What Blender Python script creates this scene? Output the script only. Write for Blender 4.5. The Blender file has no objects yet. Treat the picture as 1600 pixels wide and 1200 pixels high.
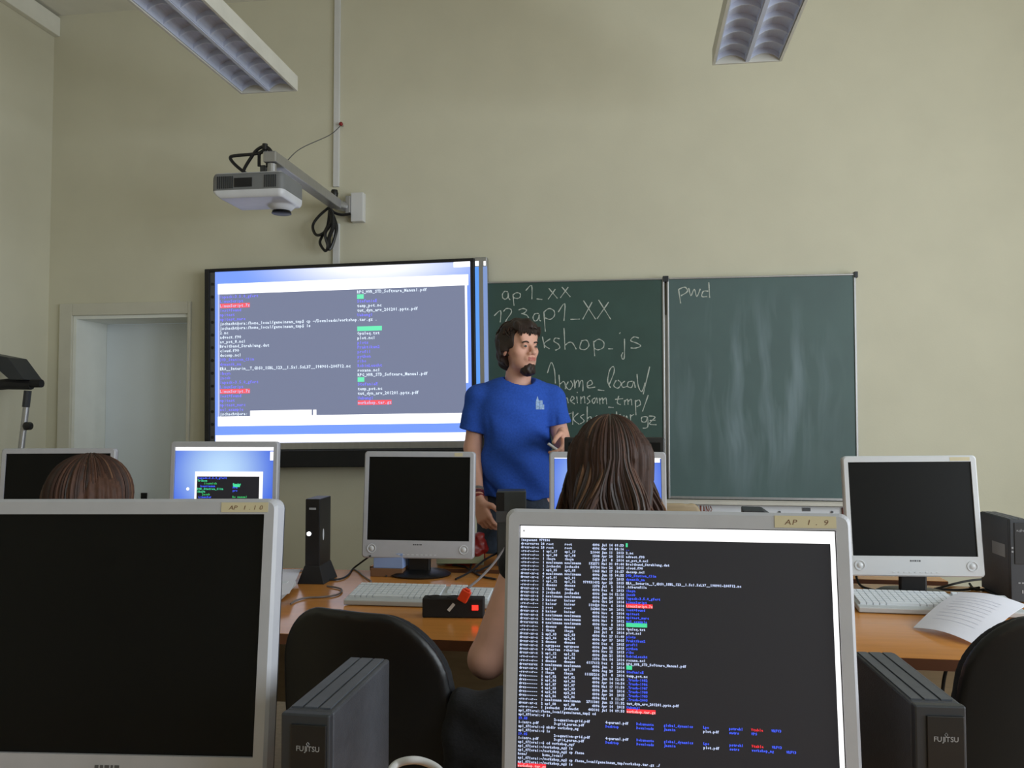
import bpy, bmesh, math, random
import numpy as np
from mathutils import Vector, Matrix, Euler
random.seed(7)
sc = bpy.context.scene
COL = sc.collection
R = math.radians

# ------------------------------------------------------------ camera, world, light, exposure
EYE = 1.31; F = 1300.0; YAW = R(8.1); PITCH = R(2.2)
cd = bpy.data.cameras.new('camera'); cam = bpy.data.objects.new('camera', cd); COL.objects.link(cam)
cam.location = (0, 0, EYE); cam.rotation_euler = (math.pi/2 + PITCH, 0, YAW)
cd.sensor_width = 36; cd.lens = F/1600*36; cd.clip_start = .02
sc.camera = cam
sc.view_settings.view_transform = 'Standard'; sc.view_settings.look = 'None'
sc.view_settings.gamma = 1; sc.view_settings.use_curve_mapping = False
sc.view_settings.exposure = 0.0
w = bpy.data.worlds.new('sky'); sc.world = w; w.use_nodes = True
w.node_tree.nodes['Background'].inputs[0].default_value = (.75, .85, 1, 1)
w.node_tree.nodes['Background'].inputs[1].default_value = .6
WINDOWS = [(-2.6, -1.1), (-.6, .9), (1.4, 2.9)]       # daylight windows of the right wall (Y ranges), outside the frame
XR = 3.3; WZ0, WZ1 = .85, 2.8
for i, (a, b) in enumerate(WINDOWS):
    ld = bpy.data.lights.new('window_daylight', 'AREA'); ld.shape = 'RECTANGLE'
    ld.size = WZ1 - WZ0 - .1; ld.size_y = b - a - .1; ld.energy = [50, 69, 68][i]; ld.color = (.86, .94, 1)
    lo = bpy.data.objects.new('window_daylight', ld); COL.objects.link(lo)
    lo.location = (XR - .02, (a+b)/2, (WZ0+WZ1)/2); lo.rotation_euler = (0, R(90), 0)

# ------------------------------------------------------------ helpers
def ray(px, py):
    a = (px-800)/F; b = (600-py)/F
    s, c = math.sin(YAW), math.cos(YAW); sp, cp = math.sin(PITCH), math.cos(PITCH)
    return Vector((a*c - s*cp + b*s*sp, a*s + c*cp - b*c*sp, sp + b*cp))
def on(px, py, h):
    d = ray(px, py); t = (h-EYE)/d.z; return Vector((d.x*t, d.y*t, h))
def wl(px, py, Y):
    d = ray(px, py); t = Y/d.y; return Vector((d.x*t, Y, EYE+d.z*t))
def lin(c):
    def f(v): v /= 255; return v/12.92 if v <= .04045 else ((v+.055)/1.055)**2.4
    return (f(c[0]), f(c[1]), f(c[2]), 1)
def mat(name, rgb, rough=.6, metal=0, var=.06, scale=8, bump=0, bscale=200, emit=None, estr=1, spec=.5, stretch=None, coat=0):
    m = bpy.data.materials.new(name); m.use_nodes = True; nt = m.node_tree; N = nt.nodes; L = nt.links
    b = N['Principled BSDF']; c = lin(rgb)
    b.inputs['Roughness'].default_value = rough; b.inputs['Metallic'].default_value = metal
    b.inputs['Specular IOR Level'].default_value = spec; b.inputs['Coat Weight'].default_value = coat
    tc = N.new('ShaderNodeTexCoord'); src = tc.outputs['Object']
    if stretch:
        mp = N.new('ShaderNodeMapping'); mp.inputs['Scale'].default_value = stretch
        L.new(src, mp.inputs[0]); src = mp.outputs[0]
    nz = N.new('ShaderNodeTexNoise'); nz.inputs['Scale'].default_value = scale; nz.inputs['Detail'].default_value = 5
    L.new(src, nz.inputs['Vector'])
    rp = N.new('ShaderNodeValToRGB'); rp.color_ramp.elements[0].position = .3; rp.color_ramp.elements[1].position = .7
    rp.color_ramp.elements[0].color = tuple(v*(1-var) for v in c[:3])+(1,)
    rp.color_ramp.elements[1].color = tuple(min(1, v*(1+var)) for v in c[:3])+(1,)
    L.new(nz.outputs[0], rp.inputs[0]); L.new(rp.outputs[0], b.inputs['Base Color'])
    if bump:
        n2 = N.new('ShaderNodeTexNoise'); n2.inputs['Scale'].default_value = bscale; n2.inputs['Detail'].default_value = 3
        L.new(src, n2.inputs['Vector'])
        bp = N.new('ShaderNodeBump'); bp.inputs['Strength'].default_value = bump; bp.inputs['Distance'].default_value = .002
        L.new(n2.outputs[0], bp.inputs['Height']); L.new(bp.outputs[0], b.inputs['Normal'])
    if emit:
        b.inputs['Emission Color'].default_value = lin(emit); b.inputs['Emission Strength'].default_value = estr
    return m
def emat(name, rgb, s=1.0):
    m = bpy.data.materials.new(name); m.use_nodes = True; b = m.node_tree.nodes['Principled BSDF']
    b.inputs['Base Color'].default_value = (.01, .01, .01, 1); b.inputs['Roughness'].default_value = .5
    b.inputs['Emission Color'].default_value = lin(rgb); b.inputs['Emission Strength'].default_value = s
    return m
def glow_mat(name, inner, outer, center, radius, s=1.0, power=1.0):
    """glowing screen picture: round light spot on blue wallpaper, painted bulb glare on the board (object coordinates of the screen)"""
    m = bpy.data.materials.new(name); m.use_nodes = True; nt = m.node_tree; N = nt.nodes; L = nt.links
    b = N['Principled BSDF']; b.inputs['Base Color'].default_value = (.01, .01, .01, 1); b.inputs['Roughness'].default_value = .5
    tc = N.new('ShaderNodeTexCoord'); vm = N.new('ShaderNodeVectorMath'); vm.operation = 'SUBTRACT'; vm.inputs[1].default_value = center
    L.new(tc.outputs['Object'], vm.inputs[0])
    v2 = N.new('ShaderNodeVectorMath'); v2.operation = 'MULTIPLY'; v2.inputs[1].default_value = (1/radius[0], 0, 1/radius[1])
    L.new(vm.outputs[0], v2.inputs[0])
    ln = N.new('ShaderNodeVectorMath'); ln.operation = 'LENGTH'; L.new(v2.outputs[0], ln.inputs[0])
    rp = N.new('ShaderNodeValToRGB'); rp.color_ramp.elements[0].color = lin(inner); rp.color_ramp.elements[1].color = lin(outer)
    rp.color_ramp.interpolation = 'EASE'
    L.new(ln.outputs['Value'], rp.inputs[0]); L.new(rp.outputs[0], b.inputs['Emission Color'])
    b.inputs['Emission Strength'].default_value = s
    return m

class MB:
    def __init__(s): s.v = []; s.f = []; s.m = []; s.cur = 0; s.T = None
    def add(s, vs, fs):
        o = len(s.v)
        for p in vs:
            p = Vector(p); s.v.append(s.T @ p if s.T else p)
        for f in fs: s.f.append([o+i for i in f]); s.m.append(s.cur)
    def box(s, x0, x1, y0, y1, z0, z1):
        s.add([(x0,y0,z0),(x1,y0,z0),(x1,y1,z0),(x0,y1,z0),(x0,y0,z1),(x1,y0,z1),(x1,y1,z1),(x0,y1,z1)],
              [(0,3,2,1),(4,5,6,7),(0,1,5,4),(1,2,6,5),(2,3,7,6),(3,0,4,7)])
        return s
    def tube(s, pts, r, n=8, caps=True, flat=1.0):
        pts = [Vector(p) for p in pts]; k = len(pts); rs = r if isinstance(r, (list, tuple)) else [r]*k
        up = Vector((0, 0, 1)); vs = []; prev = None
        for i, p in enumerate(pts):
            t = (pts[min(i+1, k-1)] - pts[max(i-1, 0)]).normalized()
            a = prev if prev is not None else (up if abs(t.z) < .9 else Vector((1, 0, 0)))
            x = (a - t*a.dot(t))
            x = x.normalized() if x.length > 1e-6 else t.orthogonal().normalized()
            y = t.cross(x); prev = x
            for j in range(n):
                an = 2*math.pi*j/n; vs.append(p + x*math.cos(an)*rs[i]*flat + y*math.sin(an)*rs[i])
        fs = [(i*n+j, i*n+(j+1) % n, (i+1)*n+(j+1) % n, (i+1)*n+j) for i in range(k-1) for j in range(n)]
        if caps: fs += [tuple(range(n))[::-1], tuple((k-1)*n+j for j in range(n))]
        s.add(vs, fs); return s
    def lathe(s, prof, c=(0, 0, 0), axis='z', n=24, sx=1, sy=1):
        vs = []; k = len(prof)
        for (r, h) in prof:
            for j in range(n):
                a = 2*math.pi*j/n; x, y = r*math.cos(a)*sx, r*math.sin(a)*sy
                p = {'z': (x, y, h), 'y': (x, h, y), 'x': (h, x, y)}[axis]
                vs.append((p[0]+c[0], p[1]+c[1], p[2]+c[2]))
        fs = [(i*n+j, i*n+(j+1) % n, (i+1)*n+(j+1) % n, (i+1)*n+j) for i in range(k-1) for j in range(n)]
        fs += [tuple(range(n))[::-1], tuple((k-1)*n+j for j in range(n))]
        s.add(vs, fs); return s
    def prism(s, poly, y0, y1):   # poly in xz
        n = len(poly)
        s.add([(x, y0, z) for x, z in poly]+[(x, y1, z) for x, z in poly],
              [tuple(range(n)), tuple(range(2*n-1, n-1, -1))]+[(i, n+i, n+(i+1) % n, (i+1) % n) for i in range(n)])
        return s
    def build(s, name, mats, parent=None, bevel=0, smooth=False, seg=2):
        me = bpy.data.meshes.new(name)
        bm = bmesh.new(); vs = [bm.verts.new(p) for p in s.v]
        for f, mi in zip(s.f, s.m):
            try: fc = bm.faces.new([vs[i] for i in f]); fc.material_index = mi; fc.smooth = smooth
            except ValueError: pass
        if not (s.v and len(s.v) > 30000): bmesh.ops.recalc_face_normals(bm, faces=bm.faces)
        if bevel:
            es = [e for e in bm.edges if len(e.link_faces) == 2 and e.calc_face_angle(0) > .5]
            bmesh.ops.bevel(bm, geom=es, offset=bevel, segments=seg, affect='EDGES', profile=.5, clamp_overlap=True)
        bm.to_mesh(me); bm.free()
        for m in (mats if isinstance(mats, (list, tuple)) else [mats]): me.materials.append(m)
        o = bpy.data.objects.new(name, me); COL.objects.link(o)
        if parent: o.parent = parent
        if smooth:
            try: me.set_sharp_from_angle(angle=R(50))
            except Exception: pass
        return o
def tag(o, label=None, cat=None, group=None, kind=None):
    if label: o['label'] = label
    if cat: o['category'] = cat
    if group: o['group'] = group
    if kind: o['kind'] = kind
    return o
def thing(name, label, cat, loc=(0, 0, 0), rz=0, group=None):
    o = bpy.data.objects.new(name, None); o.empty_display_size = .05; COL.objects.link(o)
    o.location = loc; o.rotation_euler = (0, 0, rz); return tag(o, label, cat, group)
def copy_tree(o, parent=None):
    c = o.copy(); COL.objects.link(c); c.parent = parent
    for ch in list(o.children): copy_tree(ch, c)
    return c

# ---- smooth implicit surfaces for bodies, clothes, hair and upholstery
class SDF:
    def __init__(s, lo, hi, res):
        s.lo = np.array(lo, float); s.res = res; s.n = np.ceil((np.array(hi)-s.lo)/res).astype(int)+1
        s.d = np.full(s.n, 1.0, np.float32)
    def _sub(s, lo, hi):
        a = np.clip(np.floor((np.array(lo)-s.lo)/s.res).astype(int), 0, s.n); b = np.clip(np.ceil((np.array(hi)-s.lo)/s.res).astype(int)+1, 0, s.n)
        sl = tuple(slice(a[i], b[i]) for i in range(3))
        g = [s.lo[i]+s.res*np.arange(a[i], b[i]) for i in range(3)]
        return sl, np.stack(np.meshgrid(*g, indexing='ij'), -1).astype(np.float32)
    def _comb(s, sl, v, k, op):
        a = s.d[sl]
        if op == 'sub': v = -v; a2, b2 = -a, -v
        else: a2, b2 = a, v
        h = np.clip(.5+.5*(b2-a2)/k, 0, 1); r = b2*(1-h)+a2*h-k*h*(1-h)
        s.d[sl] = -r if op == 'sub' else r
    def cone(s, p0, p1, r0, r1, k=.02, op='add', flat=None):
        p0 = np.array(p0, float); p1 = np.array(p1, float); m = max(r0, r1)+k+2*s.res
        sl, P = s._sub(np.minimum(p0, p1)-m, np.maximum(p0, p1)+m)
        if P.size == 0: return s
        d = p1-p0; t = np.clip(((P-p0)@d)/max(d@d, 1e-9), 0, 1)
        v = np.linalg.norm(P-p0-t[..., None]*d, axis=-1)-(r0+(r1-r0)*t)
        s._comb(sl, v, k, op); return s
    def ell(s, c, r, k=.02, op='add', rot=None):
        c = np.array(c, float); r = np.array(r, float); m = r.max()+k+2*s.res
        sl, P = s._sub(c-m, c+m)
        if P.size == 0: return s
        Q = P-c
        if rot is not None: Q = Q@np.array(Euler(rot).to_matrix())
        k0 = np.linalg.norm(Q/r, axis=-1); k1 = np.linalg.norm(Q/r**2, axis=-1)
        s._comb(sl, k0*(k0-1)/np.maximum(k1, 1e-6), k, op); return s
    def cut(s, fn):          # keep where fn(P) <= 0
        sl, P = s._sub(s.lo, s.lo+s.res*(s.n-1)); s.d = np.maximum(s.d, fn(P)); return s
    def warp(s, fn):
        sl, P = s._sub(s.lo, s.lo+s.res*(s.n-1)); s.d = s.d+fn(P).astype(np.float32); return s
    def mesh(s, name, mats, parent=None, xf=None, matfn=None):
        d = s.d; ins = d < 0
        d[0], d[-1], d[:, 0], d[:, -1], d[:, :, 0], d[:, :, -1] = 1, 1, 1, 1, 1, 1; ins = d < 0
        nx, ny, nz = np.array(d.shape)-1
        cnt = sum(ins[i:i+nx, j:j+ny, k:k+nz].astype(np.int8) for i in (0, 1) for j in (0, 1) for k in (0, 1))
        cells = np.argwhere((cnt > 0) & (cnt < 8)); idx = np.full((nx, ny, nz), -1, np.int64)
        idx[tuple(cells.T)] = np.arange(len(cells))
        acc = np.zeros((len(cells), 3)); num = np.zeros(len(cells))
        offs = [(i, j, k) for i in (0, 1) for j in (0, 1) for k in (0, 1)]
        for a in offs:
            for ax in range(3):
                if a[ax]: continue
                b = list(a); b[ax] = 1
                va = d[tuple((cells+a).T)]; vb = d[tuple((cells+b).T)]
                mk = (va < 0) != (vb < 0); t = np.where(mk, va/np.where(mk, va-vb, 1), 0)
                p = np.tile(np.array(a, float), (len(cells), 1)); p[:, ax] = t
                acc += np.where(mk[:, None], p, 0); num += mk
        V = s.lo+s.res*(cells+acc/num[:, None]); fs = []
        for ax in range(3):
            u, v = (ax+1) % 3, (ax+2) % 3
            sa = [slice(0, -1) if i == ax else slice(1, -1) for i in range(3)]; sb = [slice(1, None) if i == ax else slice(1, -1) for i in range(3)]
            A = ins[tuple(sa)]; B = ins[tuple(sb)]; e = np.argwhere(A != B); fl = A[tuple(e.T)]
            e = e+np.array([0 if i == ax else 1 for i in range(3)])
            du = np.zeros(3, int); du[u] = 1; dv = np.zeros(3, int); dv[v] = 1
            q = np.stack([idx[tuple((e-du-dv).T)], idx[tuple((e-dv).T)], idx[tuple(e.T)], idx[tuple((e-du).T)]], 1)
            q[~fl] = q[~fl][:, ::-1]; fs.append(q)
        Fq = np.concatenate(fs); Fq = Fq[(Fq >= 0).all(1)]
        me = bpy.data.meshes.new(name)
        if xf is not None: V = V@np.array(xf.to_3x3()).T+np.array(xf.translation)
        me.vertices.add(len(V)); me.vertices.foreach_set('co', V.astype(np.float32).ravel())
        me.loops.add(4*len(Fq)); me.loops.foreach_set('vertex_index', Fq.astype(np.int32).ravel())
        me.polygons.add(len(Fq)); me.polygons.foreach_set('loop_start', np.arange(0, 4*len(Fq), 4, dtype=np.int32))
        me.polygons.foreach_set('loop_total', np.full(len(Fq), 4, np.int32))
        for m in (mats if isinstance(mats, (list, tuple)) else [mats]): me.materials.append(m)
        me.polygons.foreach_set('use_smooth', np.ones(len(Fq), bool))
        if matfn is not None: me.polygons.foreach_set('material_index', matfn(V[Fq].mean(1)).astype(np.int32))
        me.update(calc_edges=True); me.validate()
        o = bpy.data.objects.new(name, me); COL.objects.link(o)
        if parent: o.parent = parent
        return o

# ---- glyph meshes from the built-in font
_G = {}
def glyph(ch, bold=0.0, res=1):
    key = (ch, bold)
    if key not in _G:
        cu = bpy.data.curves.new('g', 'FONT'); cu.body = ch; cu.size = 1; cu.resolution_u = res; cu.offset = bold
        ob = bpy.data.objects.new('g', cu); COL.objects.link(ob)
        me = bpy.data.meshes.new_from_object(ob)
        vs = [(v.co.x, v.co.y) for v in me.vertices]; fs = [tuple(p.vertices) for p in me.polygons]
        COL.objects.unlink(ob); bpy.data.objects.remove(ob); bpy.data.curves.remove(cu); bpy.data.meshes.remove(me)
        if vs: x0 = min(v[0] for v in vs); x1 = max(v[0] for v in vs)
        else: x0 = x1 = 0
        _G[key] = (vs, fs, x0, x1)
    return _G[key]
def put_text(mb, s, x, z, cw, h, fn, bold=.02, mono=True):
    """text starting at x, baseline z; cw = cell width, h = font size; fn maps (x, z) to 3D"""
    for i, ch in enumerate(s):
        if ch == ' ': continue
        vs, fs, x0, x1 = glyph(ch, bold)
        if not vs: continue
        wd = (x1-x0)*h; k = min(1.0, cw*.9/wd) if wd > 0 else 1
        if ch not in "il1.,:;|!'": k = max(k, min(1.25, cw*.82/wd))
        ox = x+i*cw+(cw-wd*k)/2
        mb.add([fn(ox+(vx-x0)*h*k, z+vy*h) for vx, vy in vs], fs)
def line_text(mb, s, x, z, h, fn, bold=.01, space=.08):
    for ch in s:
        if ch == ' ': x += h*.35; continue
        vs, fs, x0, x1 = glyph(ch, bold, 3)
        mb.add([fn(x+(vx-x0)*h, z+vy*h) for vx, vy in vs], fs); x += (x1-x0)*h+h*space
    return x

# ------------------------------------------------------------ materials
M = {}
M['wall'] = mat('cream wall paint', (210, 206, 185), .85, var=.03, scale=3, bump=.15, bscale=120)
M['ceiling'] = mat('white ceiling paint', (226, 224, 212), .9, var=.03)
M['floor'] = mat('beige floor covering', (178, 162, 140), .6, var=.12, scale=40)
M['door'] = mat('pale grey door paint', (232, 240, 246), .5, var=.03, scale=2)
M['trim'] = mat('off white gloss paint', (206, 203, 188), .5, var=.03)
M['reveal'] = mat('white reveal paint', (236, 238, 232), .6, var=.03)
M['white'] = mat('white plastic', (214, 214, 214), .4, var=.02)
M['silver'] = mat('silver plastic', (174, 175, 181), .42, var=.03, scale=30, bump=.06, bscale=900)
M['silver2'] = mat('light silver plastic', (205, 208, 212), .3, var=.02)
M['charcoal'] = mat('charcoal plastic shell', (42, 46, 52), .45, var=.08)
M['black'] = mat('black plastic', (18, 18, 20), .4, var=.1)
M['blackmat'] = mat('matt black plastic', (22, 22, 24), .75, var=.15, scale=20, bump=.2, bscale=300)
M['glass'] = mat('dark screen panel', (8, 8, 9), .35, var=.1, spec=.2)
M['alu'] = mat('brushed aluminium', (176, 176, 178), .35, metal=.8, var=.05, scale=60, stretch=(1, 1, .05))
M['green'] = mat('green chalkboard', (54, 80, 74), .55, var=.1, scale=6)
M['chalk'] = mat('white chalk', (196, 202, 194), .95, var=.2, scale=150)
M['desk'] = mat('beech laminate top', (208, 140, 68), .2, var=.08, scale=5, stretch=(1, 9, 1), spec=.6)
M['deskedge'] = mat('brown desk edge strip', (104, 62, 38), .5, var=.1)
M['legmetal'] = mat('grey painted metal', (92, 94, 98), .45, metal=.3)
M['tower'] = mat('anthracite metal casing', (60, 63, 70), .5, var=.12, scale=90, bump=.25, bscale=500)
M['towertop'] = mat('anthracite vent plastic', (74, 78, 86), .5, var=.1, scale=60)
M['logo'] = mat('grey printed logo', (150, 152, 156), .5)
M['key'] = mat('white key caps', (216, 221, 226), .5, var=.04)
M['kbd'] = mat('pale grey keyboard case', (184, 188, 190), .5)
M['paper'] = mat('white paper', (226, 226, 236), .8, var=.02)
M['ink'] = mat('grey ink', (176, 180, 206), .8)
M['tape'] = mat('yellowed label tape', (200, 190, 158), .5, var=.06)
M['tapeink'] = mat('brown label lettering', (112, 78, 56), .6)
M['shirt'] = mat('royal blue cotton', (48, 88, 186), .9, var=.12, scale=120, bump=.3, bscale=500, spec=.2)
M['jeans'] = mat('dark blue denim', (52, 62, 78), .9, var=.25, scale=60, bump=.3, bscale=600)
M['skin'] = mat('light skin', (226, 172, 150), .55, var=.07, scale=18, bump=.08, bscale=300)
M['lip'] = mat('lips', (190, 116, 104), .5)
M['hairdark'] = mat('dark brown hair', (46, 32, 26), .55, var=.3, scale=60)
M['hair1'] = mat('brown hair', (58, 38, 30), .6, var=.2, scale=60, spec=.3)
M['hair2'] = mat('medium brown hair', (78, 52, 40), .6, var=.2, scale=60, spec=.3)
M['hair3'] = mat('light brown hair', (112, 82, 60), .6, var=.2, scale=60, spec=.3)
M['blackcloth'] = mat('black knitted cloth', (22, 22, 26), .9, var=.4, scale=120, bump=.5, bscale=200)
M['eye'] = mat('eye white', (176, 162, 150), .5)
M['iris'] = mat('dark iris', (40, 34, 30), .2)
M['red'] = mat('red shiny film', (130, 26, 24), .35, var=.2)
M['orange'] = mat('orange red plastic', (226, 66, 30), .4)
M['brownbox'] = mat('brown cardboard', (118, 84, 58), .8)
M['bluebox'] = mat('light blue carton', (138, 160, 206), .6)
M['white_led'] = emat('white power light', (250, 252, 255), 3)
M['red_led'] = emat('red switch light', (255, 40, 30), 2.5)
M['beech'] = mat('light beech wood', (176, 156, 124), .5, var=.08, stretch=(1, 1, 8))
M['louver'] = mat('matt aluminium louvre', (196, 202, 220), .5, metal=0, var=.05)
M['lampwhite'] = mat('white lamp housing', (208, 206, 196), .5)
M['greycable'] = mat('grey cable', (120, 112, 110), .6)
M['redbrown'] = mat('red brown print', (140, 76, 60), .7)
# ------------------------------------------------------------ the room
YB = 4.67; XL = -3.56; YF = -3.6; H = 3.816; DX0, DX1, DZ = -3.39, -2.632, 1.925
def struct(name, mb, m, **k): return tag(mb.build(name, m, **k), kind='structure')
mb = MB(); mb.box(XL, DX0, YB, YB+.36, 0, H).box(DX0, DX1, YB, YB+.36, DZ, H).box(DX1, XR, YB, YB+.36, 0, H)
struct('wall_back', mb, M['wall'])
mb = MB().box(XL-.2, XL, YF, YB+.36, 0, H); struct('wall_left', mb, M['wall'])
mb = MB().box(XL-.2, XR+.25, YF-.2, YF, 0, H); struct('wall_front', mb, M['wall'])
mb = MB(); ys = [YF]+[v for a in WINDOWS for v in a]+[YB+.36]
mb.box(XR, XR+.25, YF, YB+.36, 0, WZ0).box(XR, XR+.25, YF, YB+.36, WZ1, H)
for i in range(0, len(ys), 2): mb.box(XR, XR+.25, ys[i], ys[i+1], WZ0, WZ1)
struct('wall_right', mb, M['wall'])
struct('floor', MB().box(XL-.2, XR+.25, YF-.2, YB+.8, -.1, 0), M['floor'])
struct('ceiling', MB().box(XL-.2, XR+.25, YF-.2, YB+.36, H, H+.1), M['ceiling'])
for i, (a, b) in enumerate(WINDOWS):
    mb = MB(); y = (a+b)/2; x0, x1 = XR+.1, XR+.16
    mb.box(x0, x1, a, a+.06, WZ0, WZ1).box(x0, x1, b-.06, b, WZ0, WZ1).box(x0, x1, a+.06, b-.06, WZ0, WZ0+.06).box(x0, x1, a+.06, b-.06, WZ1-.06, WZ1).box(x0, x1, y-.03, y+.03, WZ0+.06, WZ1-.06)
    struct('window_%d' % (i+1), mb, M['white'])
# door in its deep reveal
d = MB().box(DX0+.02, DX1, YB+.3, YB+.345, .005, DZ-.02).build('door_1', M['door'], bevel=.003); tag(d, kind='structure')
hp = wl(224, 785, YB+.29)
mb = MB().box(hp.x-.02, hp.x+.02, YB+.292, YB+.3, hp.z-.11, hp.z+.06).tube([(hp.x, YB+.295, hp.z), (hp.x, YB+.25, hp.z), (hp.x+.11, YB+.25, hp.z)], .01)
mb.build('door_handle', M['black'], d)
mb = MB().box(DX0-.085, DX0, YB-.018, YB, 0, DZ+.075).box(DX1, DX1+.02, YB-.018, YB, 0, DZ+.075).box(DX0, DX1, YB-.018, YB, DZ, DZ+.075)
struct('trim_1', mb, M['trim'], bevel=.004)
mb = MB().box(DX0, DX0+.02, YB, YB+.3, 0, DZ-.02).box(DX0, DX1, YB, YB+.3, DZ-.02, DZ)
struct('trim_2', mb, M['reveal'])
struct('trim_3', MB().box(XL, XL+.04, YF, YB, 3.68, 3.80), M['ceiling'], bevel=.004)
struct('baseboard_left', MB().box(XL, XL+.015, YF, YB, 0, .08), M['trim'])
struct('baseboard_back', MB().box(DX1+.03, XR, YB-.015, YB, 0, .08), M['trim'])

# ------------------------------------------------------------ ceiling luminaires
def luminaire(p0, p1, y0, label):
    x0, x1 = p0, p1; z = 2.95; L = 2.9; hh = .075; cx = (x0+x1)/2; wd = x1-x0
    t = thing('pendant_light', label, 'light', (cx, y0, z), 0, 'long louvred lights hanging from the ceiling')
    mb = MB(); w2 = wd/2+.012
    mb.box(-w2, -w2+.012, -L, 0, 0, hh).box(w2-.012, w2, -L, 0, 0, hh).box(-w2+.012, w2-.012, -L, -L+.012, 0, hh).box(-w2+.012, w2-.012, -.012, 0, 0, hh).box(-w2+.012, w2-.012, -L+.012, -.012, hh-.01, hh)
    mb.build('lamp_housing', M['lampwhite'], t)
    g = MB(); iw = w2-.014
    for sx in (-1, 1):              # two rows of curved parabolic cells
        xa, xb = (-iw, -.008) if sx < 0 else (.008, iw)
        g.box(xa, xa+.004, -L+.02, -.02, .006, hh-.02).box(xb-.004, xb, -L+.02, -.02, .006, hh-.02)
        n = int((L-.04)/.12)
        for k in range(n+1):
            y = -.02-k*.12
            prof = [(xa+(xb-xa)*q/8, .008+.028*(1-(2*q/8-1)**2)) for q in range(9)]
            poly = [(px, pz) for px, pz in prof]+[(xb, hh-.015), (xa, hh-.015)]
            g.prism(poly, y-.004, y+.004)
        for k in range(9):           # curved reflector above
            a = k/9; b = (k+1)/9
            za = hh-.016-.03*(2*a-1)**2; zb = hh-.016-.03*(2*b-1)**2
            g.add([(xa+(xb-xa)*a, -L+.02, za), (xa+(xb-xa)*b, -L+.02, zb), (xa+(xb-xa)*b, -.02, zb), (xa+(xb-xa)*a, -.02, za)], [(0, 1, 2, 3)])
    g.box(-.008, .008, -L+.013, -.013, .002, hh-.02)
    g.build('louvre', M['louver'], t)
    for y in (-1.25, -L+.5):
        MB().tube([(0, y, hh), (0, y, H-z)], .006).lathe([(.03, H-z-.02), (.03, H-z)], (0, y, 0)).build('suspension_rod', M['white'], t)
    return t
luminaire(-1.948, -1.668, 3.95, 'long louvred pendant light near the door side, above the projector')
luminaire(.40, .69, 3.93, 'long louvred pendant light above the chalkboard')

# ------------------------------------------------------------ chalkboard
T0 = Vector((0, YB-.06, 0)); CY = YB-.062
def bp(px, py, y=None): return wl(px, py, (y if y else CY-.0022))
t = thing('chalkboard', 'wide green chalkboard with two panels, chalk writing on the left panel, pwd on the right', 'chalkboard', (.19, YB, .86))
ox, oz = .19, .86; YO = YB
def cb(x0, x1, y0, y1, z0, z1): return (x0-ox, x1-ox, y0-YO, y1-YO, z0-oz, z1-oz)
CB = [(-.805, .187), (.2, 1.188)]
Z0, Z1 = .862, 2.066
def green_panel():
    m = M['green'].copy(); m.name = 'green chalkboard wiped'; nt = m.node_tree; N = nt.nodes; L = nt.links; b = N['Principled BSDF']
    tc = N.new('ShaderNodeTexCoord'); mp = N.new('ShaderNodeMapping'); mp.inputs['Scale'].default_value = (1, 1, .12); mp.inputs['Rotation'].default_value = (0, R(8), 0)
    nz0 = N.new('ShaderNodeTexNoise'); nz0.inputs['Scale'].default_value = 1.2
    L.new(tc.outputs['Object'], nz0.inputs[0]); L.new(tc.outputs['Object'], mp.inputs[0])
    mx = N.new('ShaderNodeVectorMath'); mx.operation = 'MULTIPLY_ADD'; mx.inputs[1].default_value = (.22, 0, 0); L.new(nz0.outputs['Color'], mx.inputs[0]); L.new(mp.outputs[0], mx.inputs[2])
    nz = N.new('ShaderNodeTexNoise'); nz.inputs['Scale'].default_value = 13; nz.inputs['Detail'].default_value = 3; L.new(mx.outputs[0], nz.inputs[0])
    r = N.new('ShaderNodeValToRGB'); r.color_ramp.elements[0].position = .47; r.color_ramp.elements[1].position = .72; L.new(nz.outputs[0], r.inputs[0])
    # chalk dust lies where the sponge went: the middle of the panel
    gd = N.new('ShaderNodeVectorMath'); gd.operation = 'SUBTRACT'; gd.inputs[1].default_value = (.47, 0, .56); L.new(tc.outputs['Object'], gd.inputs[0])
    g2 = N.new('ShaderNodeVectorMath'); g2.operation = 'MULTIPLY'; g2.inputs[1].default_value = (1.9, 0, 1.6); L.new(gd.outputs[0], g2.inputs[0])
    ln = N.new('ShaderNodeVectorMath'); ln.operation = 'LENGTH'; L.new(g2.outputs[0], ln.inputs[0])
    r2 = N.new('ShaderNodeValToRGB'); r2.color_ramp.elements[0].position = .45; r2.color_ramp.elements[0].color = (1, 1, 1, 1); r2.color_ramp.elements[1].position = 1.0; r2.color_ramp.elements[1].color = (0, 0, 0, 1); L.new(ln.outputs['Value'], r2.inputs[0])
    mu = N.new('ShaderNodeMath'); mu.operation = 'MULTIPLY'; L.new(r.outputs[0], mu.inputs[0]); L.new(r2.outputs[0], mu.inputs[1])
    m3 = N.new('ShaderNodeMath'); m3.operation = 'MULTIPLY_ADD'; m3.inputs[1].default_value = .38; m3.inputs[2].default_value = .17; L.new(mu.outputs[0], m3.inputs[0])
    mix = N.new('ShaderNodeMix'); mix.data_type = 'RGBA'; mix.inputs[7].default_value = lin((146, 166, 176))
    old = b.inputs['Base Color'].links[0].from_socket; L.new(m3.outputs[0], mix.inputs[0]); L.new(old, mix.inputs[6]); L.new(mix.outputs[2], b.inputs['Base Color'])
    return m
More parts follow.
